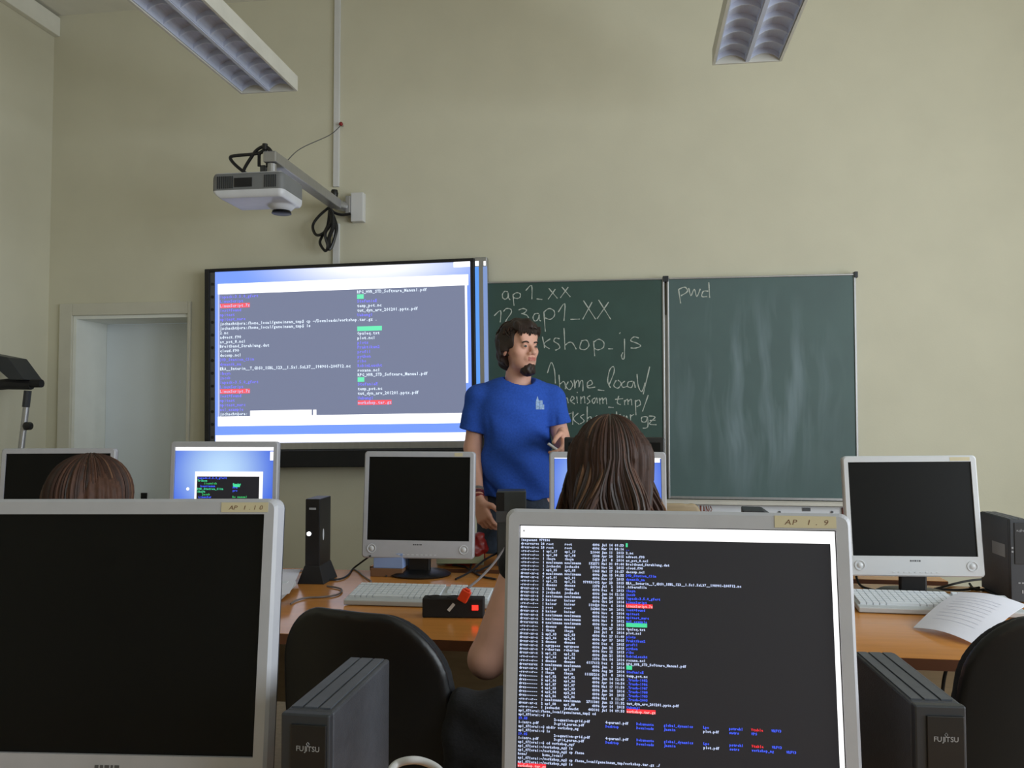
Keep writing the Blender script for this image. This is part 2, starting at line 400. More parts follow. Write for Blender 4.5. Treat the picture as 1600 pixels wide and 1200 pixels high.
for k, (a, b) in enumerate(CB):
    MB().box(*cb(a+.008, b-.008, YB-.06, YB-.03, Z0+.01, Z1-.008)).build('board_panel', M['green'] if k == 0 else green_panel(), t)
    mb = MB().box(*cb(a, a+.011, YB-.066, YB-.02, Z0, Z1)).box(*cb(b-.011, b, YB-.066, YB-.02, Z0, Z1)).box(*cb(a+.011, b-.011, YB-.066, YB-.02, Z1-.009, Z1)).box(*cb(a+.011, b-.011, YB-.066, YB-.02, Z0, Z0+.014))
    fr = mb.build('board_frame', M['alu'], t, bevel=.002)
    for x in (a, b):
        MB().box(*cb(x-.008, x+.010, YB-.072, YB-.015, Z1-.022, Z1+.01)).build('corner_cap', M['charcoal'], fr, bevel=.002)
MB().box(*cb(-.8, 1.185, YB-.1, YB-.02, Z0-.026, Z0-.008)).box(*cb(-.8, 1.185, YB-.1, YB-.094, Z0-.008, Z0-.001)).build('chalk_tray', mat('cream tray metal', (206, 202, 192), .5), t, bevel=.003)
MB().box(*cb(-.8, 1.16, YB-.03, YB-.001, Z0+.05, Z1-.2)).build('mounting_frame', M['alu'], t)
# handwriting, strokes as flat ridges of chalk
S1 = """415,250 395,245 378,265 380,290 395,300 412,290 418,255 420,290 432,305;450,265 458,345;450,270 475,255 500,262 500,285 480,295 455,290;540,240 580,205 582,300;615,298 655,302;700,225 760,295;745,230 695,300;790,215 850,285;835,215 780,290
320,415 365,380 362,460;385,385 405,365 435,370 438,395 400,455 440,450;490,375 520,365 545,375 530,395 510,400 545,410 560,430;630,400 605,400 590,425 600,450 620,445 635,405 632,440 645,452;665,385 675,525;665,390 700,365 735,380 738,415 710,440 675,430;765,390 810,330 805,450;850,440 915,438;940,310 1025,440;1000,320 935,440;1045,305 1130,440;1115,320 1035,435
430,575 400,590 402,630 430,640 450,610 430,575;500,590 505,640;500,605 520,590 540,590;655,560 670,640;710,575 665,612 705,645;775,575 745,570 735,592 765,612 775,638 745,655;805,500 812,650;812,620 840,600 865,605 890,648;925,595 915,640 950,650 978,622 962,585 925,590;1010,590 1018,695;1010,600 1045,578 1080,598 1078,635 1040,652 1015,640;1112,645 1145,645;1225,575 1224,700 1212,716 1204,690 1215,670;1190,540 1197,530;1325,570 1290,562 1268,588 1310,605 1338,625 1300,640 1268,638
690,812 716,740 738,790 745,885;770,825 776,925;776,890 800,872 812,885 815,925;835,872 820,908 845,928 866,895 850,866;876,860 880,918 888,878 905,865 910,912 918,872 935,870 936,940;962,905 1000,890 992,864 968,880 972,915 1022,910;1040,930 1085,935;1115,900 1152,810 1148,768 1122,792 1108,870 1128,915;1168,862 1150,900 1180,918 1202,885 1180,862;1228,868 1205,890 1215,912 1245,905;1282,870 1252,875 1246,905 1275,912 1290,872 1300,915;1312,820 1320,900 1345,942 1368,880;1400,768 1355,960
740,990 745,1030;745,1000 765,988 775,1030;802,985 806,1030;806,1000 825,985 835,1022;850,1010 875,990 862,975 850,1005 880,1028;893,975 898,1022;896,950 900,945;922,975 922,1025;923,992 945,975 950,1022;988,970 966,985 985,1010 965,1028;1022,985 1000,1000 1012,1025 1032,985 1037,1022;1050,985 1055,1030;1055,1002 1070,985 1076,1025;1076,1002 1095,985 1102,1030;1112,1050 1150,1052;1185,972 1175,1020 1200,1032;1160,996 1215,990;1225,1000 1226,1035;1226,1012 1245,995 1250,1032;1250,1012 1270,995 1276,1036;1300,1000 1305,1105;1302,1010 1326,1000 1336,1030 1310,1046;1390,965 1350,1080
815,1172 833,1105 858,1090;868,1080 865,1172;905,1090 870,1132 912,1170;945,1100 920,1116 945,1145 918,1166;966,1045 965,1165;966,1130 990,1116 1000,1160;1030,1110 1015,1140 1040,1150 1050,1120 1030,1110;1070,1105 1075,1190;1075,1110 1100,1105 1100,1135 1078,1140;1170,1080 1172,1140 1185,1145;1150,1112 1200,1100;1225,1108 1205,1130 1225,1146 1240,1110 1246,1146;1266,1100 1268,1148;1268,1112 1290,1100;1380,1116 1346,1120 1346,1150 1375,1150 1384,1116 1386,1186 1352,1196;1395,1112 1438,1118 1398,1165 1448,1172;1400,1142 1440,1140"""
S2 = "120,95 130,162;122,96 150,86 162,106 132,126;168,90 178,126 194,96 206,130 222,94;260,105 236,106 230,130 255,130;262,64 266,136"
def stroke(mb, pts, r):
    mb.T = None
    # densify with Catmull-Rom
    P = [Vector(p) for p in pts]; out = []
    for i in range(len(P)-1):
        p0, p1, p2, p3 = P[max(i-1, 0)], P[i], P[i+1], P[min(i+2, len(P)-1)]
        for q in range(4):
            u = q/4; out.append(.5*((2*p1)+(-p0+p2)*u+(2*p0-5*p1+4*p2-p3)*u*u+(-p0+3*p1-3*p2+p3)*u**3))
    out.append(P[-1]); n = len(out)
    rr = [r*(.8+.3*math.sin(i*1.7)) for i in range(n)]
    L = []
    for i, p in enumerate(out):
        tn = (out[min(i+1, n-1)]-out[max(i-1, 0)]).normalized(); s = Vector((-tn.z, 0, tn.x))*rr[i]
        L += [p-s, p+s, p-s*.6+Vector((0, -.0012, 0)), p+s*.6+Vector((0, -.0012, 0))]
    fs = []
    for i in range(n-1):
        a = i*4; b = a+4; fs += [(a, b, b+2, a+2), (a+2, b+2, b+3, a+3), (a+3, b+3, b+1, a+1)]
    mb.add(L, fs)
off = Vector((ox, YO, oz))
for ln in S1.split('\n'):
    w1 = MB()
    for st in ln.split(';'):
        pts = []
        for q in st.split():
            a, b = q.split(','); pts.append(bp(700+float(a)/4.444, 400+float(b)/4.444, YB-.0602)-off)
        stroke(w1, pts, .0032)
    w1.build('chalk_writing', M['chalk'], t)
w2 = MB()
for st in S2.split(';'):
    pts = []
    for q in st.split():
        a, b = q.split(','); pts.append(bp(1020+float(a)/3, 420+float(b)/3, YB-.0602)-off)
    stroke(w2, pts, .0036)
w2.build('chalk_writing', M['chalk'], t)

# white panel under the board
PX0, PX1, PYF = .19, 1.165, YB-.045
c = thing('magnetic_panel', 'white panel on the wall directly below the right half of the chalkboard', 'panel', ((PX0+PX1)/2, YB, .55)); pcx = (PX0+PX1)/2
MB().box(PX0-pcx, PX1-pcx, -.045, -.001, -.2, .28).build('panel_sheet', mat('white enamel', (232, 234, 240), .4, var=.02), c, bevel=.003)
def pp(px, py): q = wl(px, py, PYF); return q.x-pcx, q.z-.55
for px in (1218, 1300):
    x, z = pp(px, 800); MB().lathe([(.006, -.052), (.006, -.046)], (x, 0, z), 'y', 12).build('magnet', M['legmetal'], c)
x, z = pp(1260, 796); MB().box(x-.02, x+.02, -.05, -.046, z-.009, z+.009).build('name_plate', M['legmetal'], c)
x0_, z0_ = pp(1087, 801); mb = MB(); put_text(mb, 'PIANO', x0_, z0_, .0176, .055, lambda x, z: (x, -.0462, z), .02); mb.build('printed_word', M['redbrown'], c)
x, z = pp(1319, 795)
tag(MB().box(x+pcx-.011, x+pcx+.011, YB-.06, YB-.002, .36, .826).build('red_strip', M['red'], bevel=.002), 'narrow red strip at the right end of the white panel below the chalkboard', 'strip')
# ------------------------------------------------------------ interactive whiteboard
ROLL = math.atan2(.024, 1.65)
BYf = YB-.09                     # front face
def onb(px, py): return wl(px, py, BYf)
c0 = (onb(320, 420)+onb(740, 403)+onb(740, 692)+onb(322, 697))/4
wb = thing('interactive_whiteboard', 'large interactive whiteboard with black frame showing a projected terminal window', 'whiteboard', (c0.x, BYf, c0.z))
def rl(x, z, y=0):   # board coordinates, rolled a little like in the photograph
    return Vector((x*math.cos(ROLL)-z*math.sin(ROLL), y, x*math.sin(ROLL)+z*math.cos(ROLL)))
def b2(px, py):      # pixel of the photograph -> board coordinates
    p = onb(px, py)-Vector((c0.x, BYf, c0.z)); return (p.x*math.cos(-ROLL)-p.z*math.sin(-ROLL), p.x*math.sin(-ROLL)+p.z*math.cos(-ROLL))
TR = Matrix.Rotation(-ROLL, 4, 'Y')
x0, z1 = b2(321, 421); x1, _ = b2(741, 404); _, z0 = b2(500, 694)
z1 = (b2(321, 421)[1]+b2(740, 403.5)[1])/2
M['projframe'] = mat('black board frame', (22, 22, 26), .5)
def bbox(a, b, y0, y1, c, d_): m = MB(); m.T = TR; m.box(a, b, y0, y1, c, d_); return m
bbox(x0+.02, x1-.01, .004, .06, z0+.01, z1-.02).build('board_surface', M['white'], wb)
m = MB(); m.T = TR
m.box(x0, x0+.03, -.012, .06, z0-.03, z1).box(x0+.03, x1, -.012, .06, z1-.018, z1).box(x1-.022, x1, -.012, .06, z0-.03, z1-.018)
m.build('board_frame', M['projframe'], wb, bevel=.003)
bbox(x0+.03, x1-.022, -.012, .06, z0-.03, z0+.01).build('lower_rail', M['alu'], wb, bevel=.003)
tray = bbox(x0+.0, x1-.05, -.05, .04, z0-.13, z0-.032).build('pen_tray', M['blackmat'], wb, bevel=.006)
bbox(x1-.05, x1+.0, -.05, .04, z0-.1, z0-.032).build('tray_end', M['legmetal'], wb, bevel=.006)
# side strip of touch buttons, left
m = MB(); m.T = TR
m.box(x0+.03, x0+.062, -.003, .004, z0+.01, z1-.02); m.build('button_strip', M['legmetal'], wb)
for k in range(13):
    m = MB(); m.T = TR
    zz = z1-.09-k*.075; m.lathe([(.009, -.006), (.009, -.003)], (x0+.046, 0, zz), 'y', 12)
    m.build('strip_button', M['black'], wb)
# side box right of the frame
bbox(x1+.001, x1+.072, -.004, .06, z0+.03, z1+.004).build('side_rail', M['alu'], wb, bevel=.004)
# ---- projected picture, the projector's light put in as glowing faces
pic = MB(); pic.T = TR
mats = [glow_mat('projected wallpaper with bulb glare', (255, 255, 255), (116, 152, 244), (.195, 0, .51), (.85, .22), 1.15),  # white centre also paints the projector bulb's glare on the board
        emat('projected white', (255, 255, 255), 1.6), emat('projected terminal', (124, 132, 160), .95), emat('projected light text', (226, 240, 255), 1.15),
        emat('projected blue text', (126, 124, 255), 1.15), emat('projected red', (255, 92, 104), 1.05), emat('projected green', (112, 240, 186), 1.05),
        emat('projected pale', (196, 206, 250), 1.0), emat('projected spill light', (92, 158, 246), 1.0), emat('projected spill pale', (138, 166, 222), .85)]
def quad(q, mi, lay, f=b2, mb=None):   # q = four photo pixels TL TR BR BL
    mb = mb or pic; mb.cur = mi; P = [f(*a) for a in q]; mb.add([(a[0], -.0005-.0006*lay, a[1]) for a in P], [(3, 2, 1, 0)])
xr, _ = b2(737.5, 500); xl, _ = b2(335, 500)
zt = z1-.019; zb = z0+.012
def rq(xa, xb, za, zb_, mi, lay): pic.cur = mi; y = -.0035-.0006*lay; pic.add([(xa, y, za), (xb, y, za), (xb, y, zb_), (xa, y, zb_)], [(0, 1, 2, 3)])
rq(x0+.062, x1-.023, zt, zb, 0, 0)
W0 = b2(342, 560)[0]; W1 = b2(733.5, 560)[0]
wt = (b2(342, 444)[1]+b2(730, 429)[1])/2; tt = (b2(343, 460)[1]+b2(728, 446)[1])/2
tb = (b2(342, 651)[1]+b2(728, 645)[1])/2; wbz = (b2(342, 666)[1]+b2(728, 661)[1])/2
pt_ = (b2(342, 681.5)[1]+b2(728, 674)[1])/2
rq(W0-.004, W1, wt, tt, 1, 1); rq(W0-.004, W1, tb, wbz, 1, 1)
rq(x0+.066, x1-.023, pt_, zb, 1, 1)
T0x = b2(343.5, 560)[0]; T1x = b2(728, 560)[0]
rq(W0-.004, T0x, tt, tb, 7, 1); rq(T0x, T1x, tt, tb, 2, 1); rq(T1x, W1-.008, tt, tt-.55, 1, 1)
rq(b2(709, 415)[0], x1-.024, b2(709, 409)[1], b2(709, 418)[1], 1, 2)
ROWS = [('b lapack-3.5.0_gfort', 'w RPG_HWR_STD_Software_Manual.pdf'), ('b LinuxScript', 'G    '), ('r LinuxScript.7z', 'b StefanieE'), ('b lost+found', 'w temp_pot.nc'),
 ('b mpitest', 'w tut_dyn_arw_201201.pptx.pdf'), ('b mpitest_marc', 'b Uebung1'), ('w jschacht@ora:/home_local/gemeinsam_tmp$ cp ~/Downloads/workshop.tar.gz .', ''),
 ('w jschacht@ora:/home_local/gemeinsam_tmp$ ls', ''), ('w 2.nc', 'G            '), ('w advect.f90', 'w Opuleq.txt'), ('w av_pot_8.ncl', 'w plot.ncl'),
 ('w Breitband_Strahlung.dat', 'b plots'), ('w cloud.f90', 'b Praktikum2'), ('w decomp.ncl', 'b profil'), ('b DWD_Station_Clim', 'b python'), ('b dynamik_ma', 'b ribo'),
 ('w ERA__Interim__T_GDSO_ISBL_123__1.5x1.5xL37__198901-200712.nc', 'b RobinLeucht'), ('b iheyn', 'w roxana.ncl'), ('b jacob', 'w RPG_HWR_STD_Software_Manual.pdf'),
 ('b lapack-3.5.0_gfort', 'G    '), ('b LinuxScript', 'b StefanieE'), ('r LinuxScript.7z', 'w temp_pot.nc'), ('b lost+found', 'w tut_dyn_arw_201201.pptx.pdf'), ('b mpitest', 'b Uebung1'),
 ('b mpitest_marc', 'r workshop.tar.gz'), ('b ncl_example', ''), ('w jschacht@ora:', '')]
ph = (tt-tb-.004)/27.0; cw = (b2(553, 572)[0]-T0x)/61.5
fnB = lambda x, z: (x, -.0035-.0024, z)
for i, (a, b) in enumerate(ROWS):
    z = tt-.003-(i+.8)*ph
    for col, s in ((0, a), (63, b)):
        if not s: continue
        k, s = s[0], s[2:]; x = T0x+.003+col*cw
        if k == 'G': rq(x, x+cw*len(s), z+ph*.8, z-ph*.2, 6, 2); continue
        if k == 'r': rq(x, x+cw*len(s), z+ph*.8, z-ph*.2, 5, 2)
        pic.cur = {'w': 3, 'b': 4, 'r': 7}[k]; put_text(pic, s, x, z, cw, ph*.92, fnB, .025)
z = tt-.003-26.8*ph; rq(T0x+14.3*cw, T0x+42.5*cw, z+ph*.95, z-ph*.25, 1, 2); rq(T0x+43.2*cw, T0x+44.6*cw, z+ph*.95, z-ph*.25, 1, 2)
for p in (mats): pass
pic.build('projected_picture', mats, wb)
sp = MB(); sp.T = TR  # projector light spilling onto the side rail, painted as glowing strips
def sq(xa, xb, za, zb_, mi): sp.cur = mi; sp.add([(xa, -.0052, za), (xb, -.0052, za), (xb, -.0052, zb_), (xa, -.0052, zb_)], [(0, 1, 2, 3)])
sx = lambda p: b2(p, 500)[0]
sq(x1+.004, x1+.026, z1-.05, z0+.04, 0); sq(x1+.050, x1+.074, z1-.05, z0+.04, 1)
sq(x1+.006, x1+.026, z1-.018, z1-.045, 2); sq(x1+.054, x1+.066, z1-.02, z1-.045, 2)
sp.build('painted_spill_strip', [mats[8], mats[9], mats[1]], wb)
MB().box(-.5, .5, .06, .09, -.3, .3).build('wall_mount', M['legmetal'], wb)

# ------------------------------------------------------------ projector arm, projector, trunking
PA = wl(560, 325, YB)
ar = thing('projector_wall_arm', 'long metal arm reaching out from the white wall plate above the whiteboard', 'mount', (PA.x, YB, PA.z))
e = wl(425, 247, 3.72); ez = e.z-PA.z; ex = e.x-PA.x; ey = 3.72-YB
MB().box(-.03, .045, -.05, 0, -.09, .08).build('wall_plate', M['white'], ar, bevel=.004)
MB().box(-.06, -.03, -.06, -.005, -.055, .06).tube([(-.06, -.03, 0), (-.1, -.1, .0)], .03, 12).build('bracket', M['alu'], ar, bevel=.003)
d_ = Vector((ex+.1, ey+.1, ez)); 
m = MB(); n = 1; a0 = Vector((-.1, -.1, 0)); a1 = Vector((ex, ey-.03, ez)); sd = Vector((.032, 0, 0)); ud = Vector((0, 0, .026))
m.add([a0-sd-ud, a0+sd-ud, a0+sd+ud, a0-sd+ud, a1-sd-ud, a1+sd-ud, a1+sd+ud, a1-sd+ud], [(0, 1, 2, 3), (7, 6, 5, 4), (0, 4, 5, 1), (1, 5, 6, 2), (2, 6, 7, 3), (3, 7, 4, 0)])
m.build('arm_beam', M['alu'], ar, bevel=.005)
MB().lathe([(.018, -.02), (.022, 0), (.018, .02)], (-.125, -.06, .075), 'z', 16).build('knob', M['black'], ar, smooth=True)
MB().tube([(-.12, -.06, .03), (-.12, -.06, .06)], .006).build('knob_stem', M['black'], ar)
MB().tube([(ex, ey, ez-.03), (ex, ey, ez-.14)], .022, 14).box(ex-.06, ex+.06, ey-.06, ey+.06, ez-.155, ez-.138).build('drop_post', M['alu'], ar)
# cables on arm
def spl(pts, k=6):
    P = [Vector(p) for p in pts]; out = []
    for i in range(len(P)-1):
        p0, p1, p2, p3 = P[max(i-1, 0)], P[i], P[i+1], P[min(i+2, len(P)-1)]
        for q in range(k):
            u = q/k; out.append(.5*((2*p1)+(-p0+p2)*u+(2*p0-5*p1+4*p2-p3)*u*u+(-p0+3*p1-3*p2+p3)*u**3))
    out.append(P[-1]); return out
def cable(pts, r, m, name, label=None, parent=None, n=8, k=6):
    mb = MB().tube(spl(pts, k), r, n); o = mb.build(name, m, parent, smooth=True)
    if label: tag(o, label, 'cable')
    return o
def zp(x, y, Y=3.75): return wl(300+x/5, 180+y/5, Y)
mb = MB()
for pts in ([(410, 500), (405, 430), (470, 320), (510, 270), (565, 245), (610, 270), (632, 330), (620, 390)],
            [(475, 490), (400, 440), (330, 380), (300, 335), (330, 318), (470, 305), (550, 290)],
            [(525, 400), (525, 340), (530, 300), (570, 275), (585, 320), (600, 400), (560, 520)],
            [(570, 250), (620, 290), (600, 350), (610, 430), (590, 480), (555, 560)]):
    mb.tube(spl([zp(*p, 3.72) for p in pts]), .008, 7)
for c_, r_ in (((570, 250), .013), ((605, 380), .017), ((410, 490), .014), ((485, 488), .012)):
    q = zp(*c_, 3.72); mb.lathe([(.001, -r_*1.4), (r_, -r_), (r_, r_*1.2), (.001, r_*1.5)], q, 'z', 10)
tag(mb.build('cable_loom', M['black'], smooth=True), 'black cables looping over the top of the ceiling projector', 'cable')
mb = MB()
for pts in ([(1070, 720), (990, 790), (945, 860), (960, 925), (1000, 935), (1060, 890), (1090, 820), (1075, 740)],
            [(1070, 730), (1110, 800), (1125, 900), (1100, 1000), (1070, 1050), (1060, 980), (1095, 880), (1100, 780), (1080, 730)],
            [(1075, 740), (1060, 860), (1020, 940), (1000, 1000), (1040, 1060), (1060, 1020), (1040, 930), (1080, 850)],
            [(1080, 730), (1130, 860), (1115, 960), (1085, 1040), (1075, 960), (1110, 860), (1085, 760)],
            [(1240, 770), (1170, 778), (1110, 760), (1070, 720)]):
    mb.tube(spl([wl(300+x/5, 180+y/5, YB-.06-.012*i) for i, (x, y) in enumerate(pts)]), .0085, 7)
tag(mb.build('cable_coil', M['black'], smooth=True), 'bundle of black cables coiled below the wall bracket of the projector arm', 'cable')
# projector body
PP = wl(404, 301, 3.78)
pj = thing('projector', 'white short throw projector hanging upside down under the wall arm', 'projector', (PP.x, 3.78, PP.z))
pj.scale = (.87, .87, 1.05)
def pz(x, y, Y): q = wl(300+x/5, 180+y/5, Y); return q-Vector((PP.x, 3.78, PP.z))
sd = SDF((-.26, -.2, -.14), (.26, .24, .12), .005)
def rbox(P, c, h, r):
    q = np.abs(P-np.array(c))-np.array(h)+r
    return np.linalg.norm(np.maximum(q, 0), axis=-1)+np.minimum(q.max(-1), 0)-r
def projf(P):
    x, y, z = P[..., 0], P[..., 1], P[..., 2]
    body = rbox(P, (-.0, 0, .005), (.205, .145, .062), .03)
    sl = z-(.0)   # sloping underside toward board
    body = np.maximum(body, -(z+.052+.35*np.clip(-x-.12, 0, 1)*0+.0)-.35*np.clip(y-.05, 0, 1)*0)
    return body
sl_, P = sd._sub(sd.lo, sd.lo+sd.res*(sd.n-1)); sd.d = projf(P).astype(np.float32)
sd.ell((.11, .06, -.05), (.07, .07, .035), .02); sd.cut(lambda P: (-P[..., 0]-.15)*.6-(P[..., 2]+.06)*.75)
sd.mesh('casing', [mat('projector casing', (214, 216, 222), .35), mat('projector grey side', (118, 120, 122), .5)], pj, matfn=lambda c: ((c[:, 2] > -.018) & (c[:, 2] < .06)).astype(int))
MB().lathe([(.05, -.002), (.055, .0), (.05, .012)], (.11, .06, -.089), 'z', 24).build('lens_window', M['glass'], pj, smooth=True)
mb = MB()
for k in range(8): mb.box(-.17+.012*k, -.164+.012*k, -.148, -.143, -.01, .045)
mb.build('vent_grille', M['charcoal'], pj); mb = MB()
for k in range(6): mb.box(.1+.012*k, .106+.012*k, -.148, -.143, -.01, .045)
mb.build('vent_grille', M['charcoal'], pj)
MB().box(-.07, .03, -.15, -.143, -.005, .035).build('socket_panel', M['blackmat'], pj)
MB().box(-.05, .11, -.06, .07, .068, .082).box(.02, .05, -.03, .03, .082, ez*0+.12).build('ceiling_bracket', M['legmetal'], pj, bevel=.002)
# trunking on the wall
q1, q2 = wl(523.5, 50, YB), wl(532.5, 50, YB)
tag(MB().box(q1.x, q2.x, YB-.016, YB, 2.66, H-.01).box(q1.x+.002, q2.x+.006, YB-.016, YB, 2.2, 2.44).build('cable_trunking', M['white'], bevel=.002), 'narrow white cable trunking running up the wall to the ceiling', 'trunking')
hk = wl(536, 197, YB)
h_ = thing('wall_hook', 'small red tipped hook on the wall beside the white trunking', 'hook', (hk.x, YB, hk.z))
MB().tube([(0, 0, 0), (0, -.03, 0)], .005).build('pin', M['alu'], h_)
MB().lathe([(.004, -.045), (.012, -.04), (.012, -.032), (.004, -.028)], (0, 0, 0), 'y', 12).build('tip', M['red'], h_)
cable([hk+Vector((0, -.033, -.006)), wl(515, 211, 4.5), wl(470, 232, 4.1), wl(448, 252, 3.9)], .0025, M['legmetal'], 'stay_wire', 'thin stay wire from the red wall hook to the projector arm')

# ------------------------------------------------------------ overhead projector by the left wall
OP = wl(35, 705, 4.1)
t = thing('overhead_projector', 'overhead projector with black tilted head on a grey post, near the left wall', 'projector', (OP.x, 4.1, 0))
o0 = Vector((OP.x, 4.1, 0)); 
def oz_(x, y, dy=0): return wl(x*.15, 540+y*.15, 4.1+dy)-o0
MB().box(-.28, .14, -.26, .26, .62, .82).build('light_box', M['legmetal'], t, bevel=.01)
MB().box(-.24, .1, -.22, .22, .82, .826).build('glass_stage', M['glass'], t)
a, b = oz_(210, 1150), oz_(275, 630); MB().tube([(a.x, 0, .82), a, b], .016, 10).build('post', M['alu'], t, smooth=True)
a, b = oz_(270, 640), oz_(290, 470); MB().tube([a, b], .019, 10).build('post_sleeve', M['charcoal'], t)
k_ = oz_(292, 838, -.03); MB().lathe([(.012, -.02), (.022, -.014), (.022, .014), (.012, .02)], k_, 'y', 16).build('height_knob', M['black'], t, smooth=True)
mb = MB(); a, b = oz_(-330, 440), oz_(330, 410); mb.tube([a, oz_(80, 400), b], [.024, .03, .026], 10); a, b = oz_(320, 395), oz_(435, 395)
mb.tube([a, b], .022, 12); mb.build('lens_head', M['blackmat'], t)
pl = [oz_(*p) for p in ((-150, 70), (160, 130), (330, 360), (180, 360))]
mb = MB(); mb.add([p+Vector((0, -.06, 0)) for p in pl]+[p+Vector((0, .09, 0)) for p in pl], [(0, 1, 2, 3), (7, 6, 5, 4), (0, 4, 5, 1), (1, 5, 6, 2), (2, 6, 7, 3), (3, 7, 4, 0)])
mb.build('mirror_housing', M['charcoal'], t, bevel=.004)
mb = MB()
for sx in (-.26, .12):
    for sy in (-.24, .24): mb.tube([(sx, sy, .0), (sx, sy, .62)], .012)
mb.box(-.28, .14, -.26, .26, .2, .215); mb.build('trolley_frame', M['legmetal'], t)
# ------------------------------------------------------------ desks
DH = .73
def desk(x0, x1, y0, y1, label, legs=None):
    t = thing('desk', label, 'desk', ((x0+x1)/2, (y0+y1)/2, 0), 0, 'beech computer desks'); cx, cy = (x0+x1)/2, (y0+y1)/2
    MB().box(x0-cx, x1-cx, y0-cy, y1-cy, DH-.028, DH).build('desk_top', M['desk'], t)
    e = .0015
    MB().box(x0-cx, x1-cx, y0-cy-e, y0-cy, DH-.028, DH-.001).build('edge_strip', M['deskedge'], t)
    for lx in (legs or [x0+.12, x1-.12]):
        mb = MB().box(lx-cx-.03, lx-cx+.03, -.06, .06, .04, DH-.028).box(lx-cx-.03, lx-cx+.03, y0-cy+.06, y1-cy-.06, 0, .04).box(lx-cx-.025, lx-cx+.025, y0-cy+.05, y1-cy-.05, DH-.058, DH-.028)
        mb.build('leg', M['legmetal'], t, bevel=.003)
    MB().box(x0-cx+.15, x1-cx-.15, .25, .268, .3, DH-.028).build('modesty_panel', M['beech'], t)
    return t
desk(-3.42, -1.62, 2.135, 3.045, 'beech computer desk in the second row, at the left wall')
desk(-1.6, .3, 2.135, 3.045, 'beech computer desk in the second row in front of the man, with a power strip', [-1.02, .18])
desk(.32, 2.3, 2.135, 3.045, 'beech computer desk in the second row on the right, with paper on it')
desk(-1.5, 1.5, .5, 1.32, 'nearest computer desk carrying the two big foreground monitors')
tt_ = desk(-1.0, 1.1, 3.13, 3.48, 'narrow teacher desk close in front of the standing man')

# ------------------------------------------------------------ monitors
MW, MH = .41, .385; SX, SZ0, SZ1 = .188, .064, .365
def monitor(loc, rz, tilt, label, gap=.07, lit=None, sticker=None, tape_off=0, roll=0, bez='silver', side='silver2'):
    t = thing('computer_monitor', label, 'monitor', loc, rz, 'silver flat computer monitors')
    X = Matrix.Translation((0, 0, gap)) @ Matrix.Rotation(roll, 4, 'Y') @ Matrix.Rotation(-tilt, 4, 'X')
    w = MW/2
    def rr(x0, x1, z0, z1, r, n=5):
        out = []
        for cx, cz, a0 in ((x1-r, z0+r, -90), (x1-r, z1-r, 0), (x0+r, z1-r, 90), (x0+r, z0+r, 180)):
            for i in range(n+1): a = R(a0+90*i/n); out.append((cx+r*math.cos(a), cz+r*math.sin(a)))
        return out
    # bezel: ring between outer outline and screen opening, with depth
    mb = MB(); mb.T = X; o = rr(-w, w, 0, MH, .012); n = len(o); e = .004
    o2 = rr(-w+e, w-e, e, MH-e, .010); i_ = rr(-SX, SX, SZ0, SZ1, .0005)
    V = [(x, .028, z) for x, z in o]+[(x, .004, z) for x, z in o]+[(x, 0, z) for x, z in o2]+[(x, 0, z) for x, z in i_]+[(x, .006, z) for x, z in i_]
    fs = [(k*n+j, k*n+(j+1) % n, (k+1)*n+(j+1) % n, (k+1)*n+j) for k in range(4) for j in range(n)]
    mb.add(V, fs); mb.build('bezel', M[bez], t)
    mb = MB(); mb.T = X; mb.prism([(x*.995, z*.995+.001) for x, z in o], .0285, .034)
    mb.prism([(x*.72, MH/2+(z-MH/2)*.7) for x, z in o], .034, .062); mb.build('back_shell', M['charcoal'], t)
    mb = MB(); mb.T = X; mb.box(-SX, SX, .0055, .02, SZ0, SZ1); scr = mb.build('screen', M['glass'], t)
    for s in (-1, 1):
        mb = MB(); mb.T = X; c = (s*(w-.036), 0, .034)
        mb.lathe([(.0165, .002), (.0165, -.0018), (.014, -.002), (.0125, .0008), (.010, .0008), (.0075, -.0022), (.001, -.003)], c, 'y', 28)
        mb.build('speaker_knob', M['silver2'], t, smooth=True)
    mb = MB(); mb.T = X
    for k in range(9): mb.box(-.07+.0165*k, -.062+.0165*k, -.0012, .001, .012, .0145)
    mb.build('control_button', M['silver2'], t)
    mb = MB(); mb.T = X
    for a, b in ((-.016, -.011), (-.009, -.005), (-.003, .003), (.005, .008), (.010, .016)): mb.box(a, b, -.0004, .001, .047, .052)
    mb.build('maker_mark', M['legmetal'], t)
    if sticker:
        lbl, x0s, x1s, z0s, z1s = sticker
        mb = MB(); mb.T = X; mb.box(x0s, x1s, -.0006, .001, z0s, z1s); st = mb.build('label_sticker', M['tape'], t)
        if lbl:
            mb = MB(); hh = (z1s-z0s)*.62; sk = .25
            xx = x0s+(x1s-x0s)*.16
            step = (x1s-x0s)*.76/len(lbl)
            for ch in lbl:
                if ch != ' ':
                    vs, fs2, gx0, gx1 = glyph(ch, .0, 3); kk = 1.25
                    mb.add([X @ Vector((xx+(vx-gx0)*hh*kk+vy*hh*sk, -.0008, z0s+(z1s-z0s)*.26+vy*hh)) for vx, vy in vs], fs2)
                xx += step
            mb.build('lettering', M['tapeink'], st)
    # stand
    mb = MB().box(-.042, .042, .03, .05, .012, gap+.12).box(-.05, .05, .035, .075, gap+.03, gap+.2); mb.build('stand_column', M['black'], t, bevel=.006)
    MB().lathe([(.11, 0), (.115, .006), (.1, .014), (.03, .022)], (0, .05, 0), 'z', 32, 1, .82).build('stand_foot', M['black'], t, smooth=True)
    if lit: lit(X, scr)
    return t
M['win'] = emat('white window bar', (255, 255, 255), 1.35)
M['term'] = emat('dark terminal background', (22, 22, 32), .8)
M['tw'] = emat('terminal white text', (206, 220, 255), 1.0)
